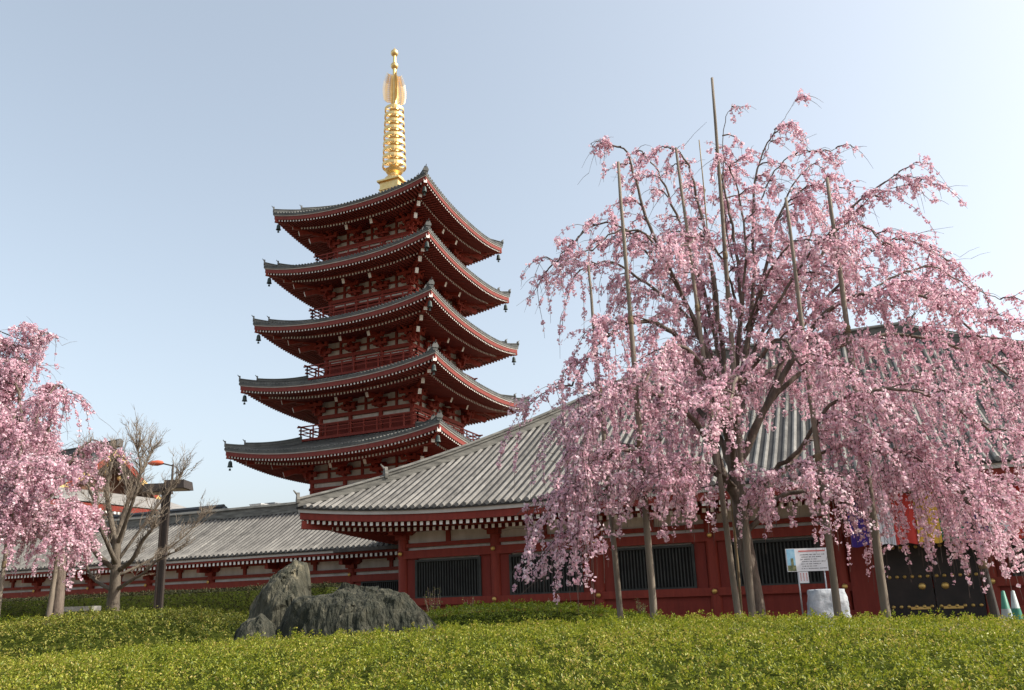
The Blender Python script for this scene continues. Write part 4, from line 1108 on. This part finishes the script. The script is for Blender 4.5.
# toward and away from the viewer
wp.limb(pl((733, 470, 12), (735, 420, 11.4), (740, 385, 10.8), (735, 380, 10.2), (730, 410, 9.7)), 0.055, 0.015, 0.7, 1.1, 0.3)
wp.limb(pl((729, 440, 12), (740, 390, 11.6), (765, 350, 11.1), (785, 340, 10.6), (800, 365, 10.2)), 0.05, 0.014, 0.75, 0.95, 0.3)
wp.limb(pl((729, 440, 12), (715, 390, 11.5), (690, 350, 11), (665, 350, 10.5), (645, 385, 10.1)), 0.05, 0.014, 0.75, 1.1, 0.3)
wp.limb(pl((729, 440, 12), (745, 400, 12.7), (770, 370, 13.4), (800, 360, 14), (835, 380, 14.5)), 0.05, 0.014, 0.9, 1.0, 0.3)
wp.limb(pl((729, 440, 12), (720, 395, 12.8), (700, 365, 13.6), (680, 365, 14.2)), 0.05, 0.014, 0.9, 1.1, 0.3)
wp.limb(pl((736, 300, 12.4), (720, 255, 12), (700, 235, 11.3), (690, 245, 10.8)), 0.025, 0.009, 0.9, 0.8, 0.2, 0.8)
wp.limb(pl((745, 330, 12.1), (770, 270, 11.6), (795, 240, 11.2), (815, 250, 10.9)), 0.025, 0.009, 0.9, 0.8, 0.2, 0.8)
wp.limb(pl((742, 515, 12), (765, 480, 11.2), (790, 465, 10.6), (815, 475, 10.2)), 0.03, 0.010, 0.7, 1.3, 0.2, 0.7)
wp.limb(pl((738, 490, 12), (715, 468, 11.2), (695, 462, 10.7), (672, 478, 10.3)), 0.03, 0.010, 0.7, 1.3, 0.2, 0.7)
wp.limb(pl((742, 515, 12), (775, 478, 12.8), (800, 468, 13.3), (835, 480, 13.8)), 0.03, 0.010, 0.6, 1.3, 0.2, 0.7)
wp.finish('main', tree)

# left weeping cherry
TL = PX(55, 640, 15.0); TL.z = ground_z(TL.x, TL.y)-0.05
tree2 = thing('weeping_cherry_tree', 'smaller pink weeping cherry at the left edge of the garden', 'cherry tree', tuple(TL))
w2 = Weeper(TL, 9)
w2.zmin = lambda p: 1.9; w2.full = 1.4
tk = MB(); tp = smooth_path([TL, PX(58, 600, 15), PX(60, 560, 15), PX(50, 520, 15), PX(38, 485, 15), PX(28, 450, 15)], 4)
tk.tube(tp, [0.115-0.05*i/(len(tp)-1) for i in range(len(tp))], 10); tk.build('trunk', M['bark'], tree2, True)
w2.limb(pl((38, 485, 15), (28, 440, 15), (20, 400, 15), (25, 360, 15), (42, 335, 15), (58, 338, 15)), 0.05, 0.010, 1.0, 0.8, 0.2, 0.7)
w2.limb(pl((28, 450, 15), (10, 400, 15.3), (-5, 360, 15.5), (-15, 345, 15.6)), 0.045, 0.010, 1.0, 0.9, 0.2, 0.8)
w2.limb(pl((38, 485, 15), (45, 440, 14.7), (55, 405, 14.5), (66, 395, 14.3)), 0.04, 0.010, 1.0, 0.9, 0.2, 0.55)
w2.limb(pl((45, 505, 15), (60, 480, 15.2), (72, 462, 15.3), (84, 465, 15.4)), 0.04, 0.010, 1.0, 0.9, 0.2, 0.7)
w2.limb(pl((40, 490, 15), (20, 475, 14.6), (-5, 480, 14.2), (-30, 500, 14)), 0.055, 0.012, 1.1, 1.3, 0.15, 0.9)
w2.limb(pl((50, 520, 15), (30, 500, 14.5), (10, 495, 14), (-5, 515, 13.6)), 0.05, 0.012, 1.1, 1.2, 0.15, 0.8)
w2.limb(pl((50, 520, 15), (62, 505, 14.6), (72, 505, 14.2), (80, 520, 13.9)), 0.04, 0.010, 1.1, 1.0, 0.15, 0.6)
w2.limb(pl((28, 450, 15), (20, 425, 14.4), (15, 415, 13.9), (10, 430, 13.6)), 0.04, 0.010, 1.1, 1.0, 0.15, 0.8)
w2.limb(pl((28, 450, 15), (0, 440, 15), (-40, 430, 15), (-80, 460, 15), (-110, 500, 15)), 0.05, 0.012, 1.0, 1.3, 0.2, 0.9)
w2.limb(pl((30, 460, 15), (45, 440, 15.8), (50, 430, 16.4), (50, 445, 17)), 0.04, 0.010, 1.0, 1.1, 0.2, 0.8)
w2.limb(pl((20, 400, 15), (15, 375, 14.8), (22, 360, 14.6), (30, 365, 14.4)), 0.03, 0.008, 1.0, 0.8, 0.1, 0.7)
w2.limb(pl((45, 505, 15), (62, 475, 15), (78, 450, 15.1), (95, 440, 15.2), (106, 446, 15.2)), 0.03, 0.008, 0.9, 0.5, 0.4, 0.4)
w2.limb(pl((28, 450, 15), (40, 410, 15.2), (56, 385, 15.4), (68, 392, 15.5)), 0.03, 0.008, 1.0, 0.8, 0.2, 0.5)
w2.limb(pl((50, 520, 15), (62, 520, 15.2), (72, 532, 15.3), (78, 555, 15.3)), 0.03, 0.008, 1.0, 0.6, 0.2, 0.35)
w2.limb(pl((40, 490, 15), (30, 470, 14.2), (35, 460, 13.7), (50, 475, 13.4)), 0.03, 0.008, 1.1, 1.1, 0.2, 0.7)
w2.limb(pl((30, 460, 15), (10, 450, 14.4), (-10, 455, 14), (-25, 475, 13.8)), 0.03, 0.008, 1.1, 1.2, 0.2, 0.8)
w2.limb(pl((25, 380, 15), (18, 350, 15), (5, 340, 15), (-12, 355, 15)), 0.02, 0.006, 1.1, 0.7, 0.1, 0.6)
w2.limb(pl((50, 520, 15), (58, 505, 14.4), (68, 500, 14.0), (76, 515, 13.8)), 0.03, 0.008, 1.0, 1.2, 0.15, 0.5)
w2.limb(pl((45, 515, 15), (35, 495, 14.2), (25, 490, 13.7), (15, 505, 13.4)), 0.03, 0.008, 1.0, 1.3, 0.15, 0.6)
w2.finish('left', tree2)

# bare pollarded tree
BT = PX(113, 640, 17.0); BT.z = ground_z(BT.x, BT.y)-0.05
bare = thing('bare_tree', 'leafless grey tree with stubby limbs and fine upright shoots beside the lamp post', 'tree', tuple(BT))
rb = random.Random(21)
tm = MB(); lm = MB(); sm_ = MB()
tp = smooth_path([BT, PX(113, 606, 17), PX(115, 585, 17), PX(116, 560, 17), PX(117, 535, 17)], 4)
rads = [0.25, 0.20, 0.16, 0.14, 0.13]+[0.12-0.04*i/(len(tp)-6) for i in range(len(tp)-5)]
tm.tube(tp, rads, 12); tm.build('trunk', M['bark2'], bare, True)
def shoots(p, d, L, r, n):
    for _ in range(n):
        dd = (d*0.6+Vector((rb.uniform(-1, 1), rb.uniform(-1, 1), rb.uniform(0.2, 1.3)))*0.65).normalized()
        ll = L*rb.uniform(0.5, 1.2); pts = [p+dd*ll*k/4+Vector((rb.uniform(-1, 1), rb.uniform(-1, 1), 0))*0.03*k+Vector((0, 0, 0.05*ll*(k/4)**2)) for k in range(5)]
        sm_.tube(pts, [r*(1-0.8*k/4) for k in range(5)], 4, cap=False)
        for _ in range(5):
            k = rb.uniform(0.9, 3.8); i = int(k); q = pts[i].lerp(pts[i+1], k-i)
            d2 = (dd+Vector((rb.uniform(-1, 1), rb.uniform(-1, 1), rb.uniform(-0.3, 0.9)))*0.7).normalized(); l2 = ll*rb.uniform(0.2, 0.55)
            p2 = [q+d2*l2*j/3+Vector((rb.uniform(-1, 1), rb.uniform(-1, 1), rb.uniform(-1, 1)))*0.02 for j in range(4)]
            sm_.tube(p2, [r*0.5*(1-0.75*j/3) for j in range(4)], 3, cap=False)
            for _ in range(2):
                j = rb.uniform(1, 2.9); q2 = p2[int(j)]; d3 = (d2+Vector((rb.uniform(-1, 1), rb.uniform(-1, 1), rb.uniform(-0.5, 0.9)))*0.8).normalized()
                sm_.tube([q2, q2+d3*l2*0.45], [r*0.25, r*0.1], 3, cap=False)
def blimb(pts, r0, r1, L=0.9, n=4, per=3):
    p = smooth_path(pts, 4); N_ = len(p)
    lm.tube(p, [0.50*(r0+(r1-r0)*i/(N_-1))*rb.uniform(0.9, 1.15) for i in range(N_)], 8)
    k0 = N_//3
    for k in range(k0, N_, max(1, (N_-k0)//n)):
        d = (p[min(k+1, N_-1)]-p[max(0, k-1)]).normalized(); shoots(p[k], d, L*0.62, 0.010, per+1)
    d = (p[-1]-p[-2]).normalized(); shoots(p[-1], d, L*0.66, 0.011, per+4)
blimb(pl((116, 545, 17), (110, 515, 17), (107, 490, 17), (112, 462, 17)), 0.14, 0.04, 1.0, 5)
blimb(pl((117, 540, 17), (125, 510, 17.2), (138, 480, 17.3), (150, 455, 17.4)), 0.12, 0.03, 0.9, 5)
blimb(pl((116, 570, 17), (98, 556, 16.8), (88, 540, 16.7), (78, 535, 16.6)), 0.13, 0.07, 0.7, 4)
blimb(pl((117, 565, 17), (108, 545, 16.6), (98, 520, 16.4), (96, 490, 16.3)), 0.11, 0.04, 1.0, 4)
blimb(pl((119, 570, 17), (132, 560, 16.7), (143, 540, 16.6), (152, 530, 16.5)), 0.10, 0.05, 0.6, 4)
blimb(pl((116, 590, 17), (132, 580, 16.8), (145, 572, 16.7), (158, 560, 16.6), (175, 552, 16.5)), 0.09, 0.02, 0.5, 4)
blimb(pl((112, 590, 17), (95, 580, 17.2), (85, 565, 17.3), (75, 560, 17.4)), 0.09, 0.03, 0.5, 3)
blimb(pl((116, 550, 17), (124, 530, 17.8), (128, 500, 18.2), (122, 470, 18.4)), 0.10, 0.03, 0.9, 4)
blimb(pl((118, 560, 17), (140, 530, 17.1), (162, 500, 17.2), (180, 478, 17.3)), 0.08, 0.02, 1.0, 5)
blimb(pl((117, 545, 17), (130, 510, 16.6), (140, 475, 16.4), (138, 450, 16.3)), 0.09, 0.02, 1.0, 5)
blimb(pl((116, 550, 17), (100, 515, 17.2), (88, 485, 17.4), (84, 460, 17.5)), 0.09, 0.02, 0.9, 5)
blimb(pl((119, 575, 17), (150, 560, 17.4), (180, 540, 17.6), (200, 520, 17.8)), 0.07, 0.015, 0.8, 4)
lm.build('limbs', M['bark2'], bare, True); sm_.build('shoots', M['shoot'], bare, True)

# ------------------------------------------------------------------ poles propping the trees
PG = 'poles propping the cherry trees'
def pole(label, bx, d, tx, ty, r, matl='pole', name='support_pole'):
    b = PX(bx, 616, d); t_ = PX(tx, ty, d); dr = (t_-b).normalized()
    b2 = b - dr*((b.z-ground_z(b.x, b.y)+0.1)/dr.z)
    th = thing(name, label, 'support pole', (b2.x, b2.y, ground_z(b2.x, b2.y)), PG)
    m = MB(); n = 12
    sdv = dr.orthogonal().normalized()
    pts = [b2.lerp(t_, i/n)+sdv*0.012*fbm(i*0.7+bx, 0.3) for i in range(n+1)]
    m.tube(pts, [0.85*r*(1.05-0.64*i/n) for i in range(n+1)], 9); m.build('shaft', M[matl], th, True)
    ln = (t_-b2).length
    for f in (0.42, 0.66):
        if ln < 3: continue
        q = b2.lerp(t_, f); k = MB(); k.tube([q-dr*0.06, q-dr*0.03, q, q+dr*0.03, q+dr*0.06], [r*0.86*(1.05-0.64*f)*q_*1.06 for q_ in (1.0, 1.16, 1.08, 1.18, 1.0)], 9)
        k.build('rope_binding', M['straw'], th, True)
pole('leftmost of the wooden props standing under the big cherry crown', 620, 11.2, 588, 262, 0.052)
pole('tall wooden prop second from the left, its thin top rising above the upper left branches', 654, 10.6, 618, 162, 0.060)
pole('wooden prop just left of the big cherry trunk', 738, 11.4, 676, 148, 0.055)
pole('tallest prop, standing right against the cherry trunk and rising above the whole crown', 752, 11.6, 712, 78, 0.062)
pole('wooden prop crossing in front of the white notice board', 838, 10.8, 786, 198, 0.062)
pole('tall wooden prop standing right of the notice board before the hall gate', 886, 11.0, 827, 178, 0.072)
pole('dark thick prop at the far right in front of the striped curtain', 996, 11.4, 949, 435, 0.075, 'pole2')
pole('thin bamboo stick among the upper branches left of the tallest prop', 742, 12.3, 699, 140, 0.026, 'bamboo', 'bamboo_pole')
pole('wooden prop beside the trunk of the left cherry', 49, 14.7, 62, 520, 0.07)
pole('slanting wooden prop at the left edge of the photograph', -3, 13.4, 22, 440, 0.05)
cb = MB()
pts = [PX(-60, 300, 15.5).lerp(PX(27, 342, 15.0), i/10)+Vector((0, 0, -0.06*math.sin(pi*i/10))) for i in range(11)]
cb.tube(pts, 0.012, 5); tag(cb.build('guy_wire', M['cable'], None, True), 'thin dark wire running in from the upper left to the left cherry', 'wire')

# ------------------------------------------------------------------ lamp post
LD = 20.0; lb = PX(158, 612, LD); lt_ = PX(168, 489, LD)
lx, ly = (lb.x+lt_.x)/2, (lb.y+lt_.y)/2; lg = ground_z(lx, ly)
lamp = thing('street_lamp', 'brown steel lamp post with two flat box lights and a red beacon arm', 'street lamp', (lx, ly, lg))
m = MB(); m.box((lx, ly, (lg-0.1+lt_.z)/2), (0.15, 0.13, lt_.z-lg+0.1), YAW)
pl_ = m.build('post', M['steel'], lamp)
ch = MB()
for sgn in (-1, 1):
    q = Vector((lx, ly, (lg+lt_.z)/2))+Vector(cR)*sgn*0.075-Vector(hF)*0.06
    ch.box(q, (0.045, 0.06, lt_.z-lg-0.2), YAW)
ch.build('post_flange', M['steel'], pl_)
def lamphead(off_r, off_d, dz):
    c = Vector((lx, ly, lt_.z+dz))+Vector(cR)*off_r+Vector(hF)*off_d
    Rz = Matrix.Rotation(YAW, 3, 'Z')
    a, b_, h = 0.27, 0.30, 0.105
    P = [c+Rz @ Vector(v) for v in ((-a, -b_, -h), (a, -b_, -h), (a, b_, -h), (-a, b_, -h), (-a+.03, -b_+.03, h), (a-.03, -b_+.03, h), (a-.03, b_-.03, h), (-a+.03, b_-.03, h))]
    k = MB(); k.add(P, [(0, 3, 2, 1), (4, 5, 6, 7), (0, 1, 5, 4), (1, 2, 6, 5), (2, 3, 7, 6), (3, 0, 4, 7)])
    hobj = k.build('lamp_head', M['steel'], lamp)
    k = MB(); k.box(c-Vector((0, 0, h+0.008)), (0.42, 0.46, 0.016), YAW); k.build('lens', M['lens'], hobj)
lamphead(0.32, -0.10, 0.07); lamphead(-0.30, 0.14, 0.03)
k = MB(); q = Vector((lx, ly, lt_.z+0.1))+Vector(cR)*0.06+Vector(hF)*0.1
tp_ = q+Vector((0, 0, 0.55))
k.tube([q, tp_], 0.028, 8); k.tube([tp_-Vector((0, 0, 0.04)), tp_-Vector(cR)*0.22+Vector((0, 0, 0.02)), tp_-Vector(cR)*0.36+Vector((0, 0, 0.04))], 0.018, 6)
arm = k.build('beacon_arm', M['steel'], lamp, True)
k = MB(); c = tp_-Vector(cR)*0.42+Vector((0, 0, 0.05))
RX = Matrix.Rotation(YAW, 3, 'Z') @ Matrix.Rotation(-pi/2, 3, 'Y')
k.lathe([(0.001, -0.18), (0.05, -0.14), (0.075, -0.02), (0.065, 0.12), (0.03, 0.22), (0.001, 0.25)], c, 10, 0, RX); k.build('beacon', M['redlamp'], arm, True)

# ------------------------------------------------------------------ small garden things
# notice board
sb = PX(806, 614, 22.0); sg = ground_z(sb.x, sb.y)
sign = thing('notice_board', 'white notice board on two metal legs with a printed photo on its left', 'notice board', (sb.x, sb.y, sg))
A = PX(785, 549, 22.0); B = PX(828, 547.5, 22.0); A2 = PX(785, 572, 22); zt_, zb_ = (A.z+B.z)/2, A2.z
cx_, cy_ = (A.x+B.x)/2, (A.y+B.y)/2; wd = (B-A).length
def onboard(u, z, dn=0.0): p = Vector((cx_, cy_, z))+Vector(cR)*u-Vector(hF)*dn; return p
m = MB(); m.box(onboard(0, (zt_+zb_)/2), (wd, 0.03, zt_-zb_), YAW); bo = m.build('panel', M['signw'], sign)
m = MB(); m.box(onboard(-wd/2+0.13, (zt_+zb_)/2+0.13*(zt_-zb_), 0.018), (0.22, 0.008, 0.70*(zt_-zb_)), YAW); m.build('photo_sky', M['skyblue'], bo)
m = MB(); m.box(onboard(-wd/2+0.13, zb_+0.15*(zt_-zb_), 0.018), (0.22, 0.008, 0.24*(zt_-zb_)), YAW); m.box(onboard(-wd/2+0.15, zb_+0.40*(zt_-zb_), 0.0215), (0.07, 0.008, 0.36*(zt_-zb_)), YAW); m.build('photo_trees', M['printgreen'], bo)
m = MB()
rt = random.Random(4)
for i in range(7):
    u = -0.20+0.03*(i % 2)
    while u < 0.46-0.12*(i % 3):
        w_ = rt.uniform(0.018, 0.05)
        m.box(onboard(u+w_/2, zt_-0.17-0.062*i, 0.017), (w_, 0.006, rt.uniform(0.014, 0.024)), YAW); u += w_+rt.choice([0.008, 0.008, 0.03])
m.build('text_lines', M['ink'], bo)
m = MB(); m.box(onboard(0.12, zt_-0.075, 0.017), (0.72, 0.006, 0.035), YAW); m.build('heading_line', M['inkred'], bo)
m = MB(); m.box(onboard(-wd/2+0.42, zb_-0.16, 0.0), (0.26, 0.02, 0.30), YAW); no = m.build('small_notice', M['signw'], sign)
m = MB()
for i in range(3):
    for k in range(6): m.box(onboard(-wd/2+0.34+0.08*i, zb_-0.055-0.036*k, 0.0125), (0.022, 0.006, 0.024), YAW)
m.build('notice_lines', M['inkred'], no)
for u in (-0.30, 0.42):
    m = MB(); m.tube([onboard(u, sg-0.1, -0.03), onboard(u, zt_-0.05, -0.03)], 0.022, 6); m.build('leg', M['metal'], sign, True)
# white vinyl-wrapped thing at the foot of the notice board
c = PX(827, 600, 21.0); gz_ = ground_z(c.x, c.y)
m = MB(); rows = []
ztop = PX(827, 589.5, 21).z
for i in range(15):
    z = gz_+(ztop-gz_)*i/14; row = []
    for j in range(25):
        a = 2*pi*j/24; rr = 0.46*(1+0.012*math.sin(i*2.3+a)+0.10*fbm(math.cos(a)*2.6+i*.13, math.sin(a)*2.6, i*0.33))*(1-0.10*(i/14)**5)
        x = rr*(abs(math.cos(a))**0.4)*(1 if math.cos(a) > 0 else -1); y = 0.7*rr*(abs(math.sin(a))**0.4)*(1 if math.sin(a) > 0 else -1)
        p = Vector((c.x, c.y, z+0.02*fbm(a*2, i)))+Vector(cR)*x+Vector(hF)*y; row.append(p)
    rows.append(row)
m.grid(rows)
top_c = Vector((c.x, c.y, ztop+0.02)); m.grid([rows[-1], [top_c.lerp(p, 0.05) for p in rows[-1]]])
tag(m.build('wrapped_bundle', M['sheet'], None, True), 'waist-high bundle wrapped in crumpled white vinyl under the notice board', 'bundle')
# plastic cones at the right edge
for i, (x, mt, lb_) in enumerate(((1006, 'cone', 'green plastic cone at the right edge of the hedge, left of the pale one'), (1016, 'conew', 'pale grey green plastic cone at the right edge of the hedge'))):
    c = PX(x, 610, 15.0+0.3*i); gz_ = ground_z(c.x, c.y); H_ = PX(x, 591, 15).z-gz_
    th = thing('traffic_cone', lb_, 'traffic cone', (c.x, c.y, gz_), 'cones by the hall gate')
    m = MB(); m.lathe([(0.135, 0.04), (0.03, H_), (0.0, H_+0.01)], (c.x, c.y, gz_), 14); m.build('cone_body', M[mt], th, True)
    m = MB(); m.lathe([(0.106, 0.32*H_), (0.074, 0.62*H_)], (c.x, c.y, gz_), 14); m.build('white_band', M['conew' if mt == 'cone' else 'cone'], th, True)
    m = MB(); m.box((c.x, c.y, gz_+0.02), (0.40, 0.40, 0.04)); m.build('base', M[mt], th)
# stone bench
c = PX(78, 606, 17.8); gz_ = ground_z(c.x, c.y)
th = thing('stone_bench', 'low grey stone bench behind the left cherry trunk', 'bench', (c.x, c.y, gz_))
zt_ = PX(78, 606.5, 17.8).z
m = MB(); m.box((c.x, c.y, zt_-0.05), (0.82, 0.40, 0.10), YAW); m.build('seat', M['stone'], th)
for s_ in (-0.3, 0.3):
    m = MB(); m.box(Vector((c.x, c.y, (zt_-0.1+gz_-.1)/2))+Vector(cR)*s_, (0.14, 0.32, zt_-0.1-gz_+.1), YAW); m.build('leg', M['stone'], th)
# young shrubs by the hall wall
def shrub(label, px_, py, d, H_, n, seed):
    c = PX(px_, py, d); gz_ = ground_z(c.x, c.y); rs = random.Random(seed); H_ = c.z-gz_+H_
    th = thing('young_shrub', label, 'shrub', (c.x, c.y, gz_), 'young shrubs by the hall wall')
    st = MB(); P = []; Nn = []
    for i in range(n):
        a = rs.uniform(0, 2*pi); rr = rs.uniform(0.05, 0.34); top = Vector((c.x+math.cos(a)*rr, c.y+math.sin(a)*rr, gz_+H_*rs.uniform(0.6, 1.0)))
        pts = [Vector((c.x, c.y, gz_-.05)).lerp(top, k/4)+Vector((0, 0, 0.1*math.sin(k/4*pi))) for k in range(5)]
        st.tube(pts, [0.012, 0.01, 0.008, 0.006, 0.004], 4)
        for _ in range(26):
            k = rs.uniform(1.6, 3.99); q = pts[int(k)].lerp(pts[int(k)+1], k-int(k)); P.append(tuple(q+Vector((rs.uniform(-1, 1), rs.uniform(-1, 1), rs.uniform(-1, 1)))*0.06)); Nn.append((rs.uniform(-1, 1), rs.uniform(-1, 1), 1))
    st.build('stem', M['twig'], th)
    P = np.array(P); Nn = np.array(Nn); nn, a, b = frames(Nn); s_ = 0.045*rng.uniform(0.7, 1.3, len(P))[:, None]
    np_mesh('foliage', np.stack([P, P+a*s_*.5+b*s_*.25, P+a*s_, P+a*s_*.5-b*s_*.25], 1), 4, [(0, 1, 2, 3)], M['shrub'], th)
shrub('sparse young shrub in front of the barred window nearest the rock', 433, 600, 25.5, 0.42, 12, 3)
shrub('thin low shrub before the second red column right of the rock', 472, 603, 25.0, 0.22, 8, 5)
shrub('small green shrub in front of the hall wall left of the first prop', 548, 606, 22.0, 0.25, 12, 6)
shrub('small green shrub at the hall wall between the two left props', 640, 606, 21.0, 0.22, 12, 8)
S.cycles.max_bounces = 8
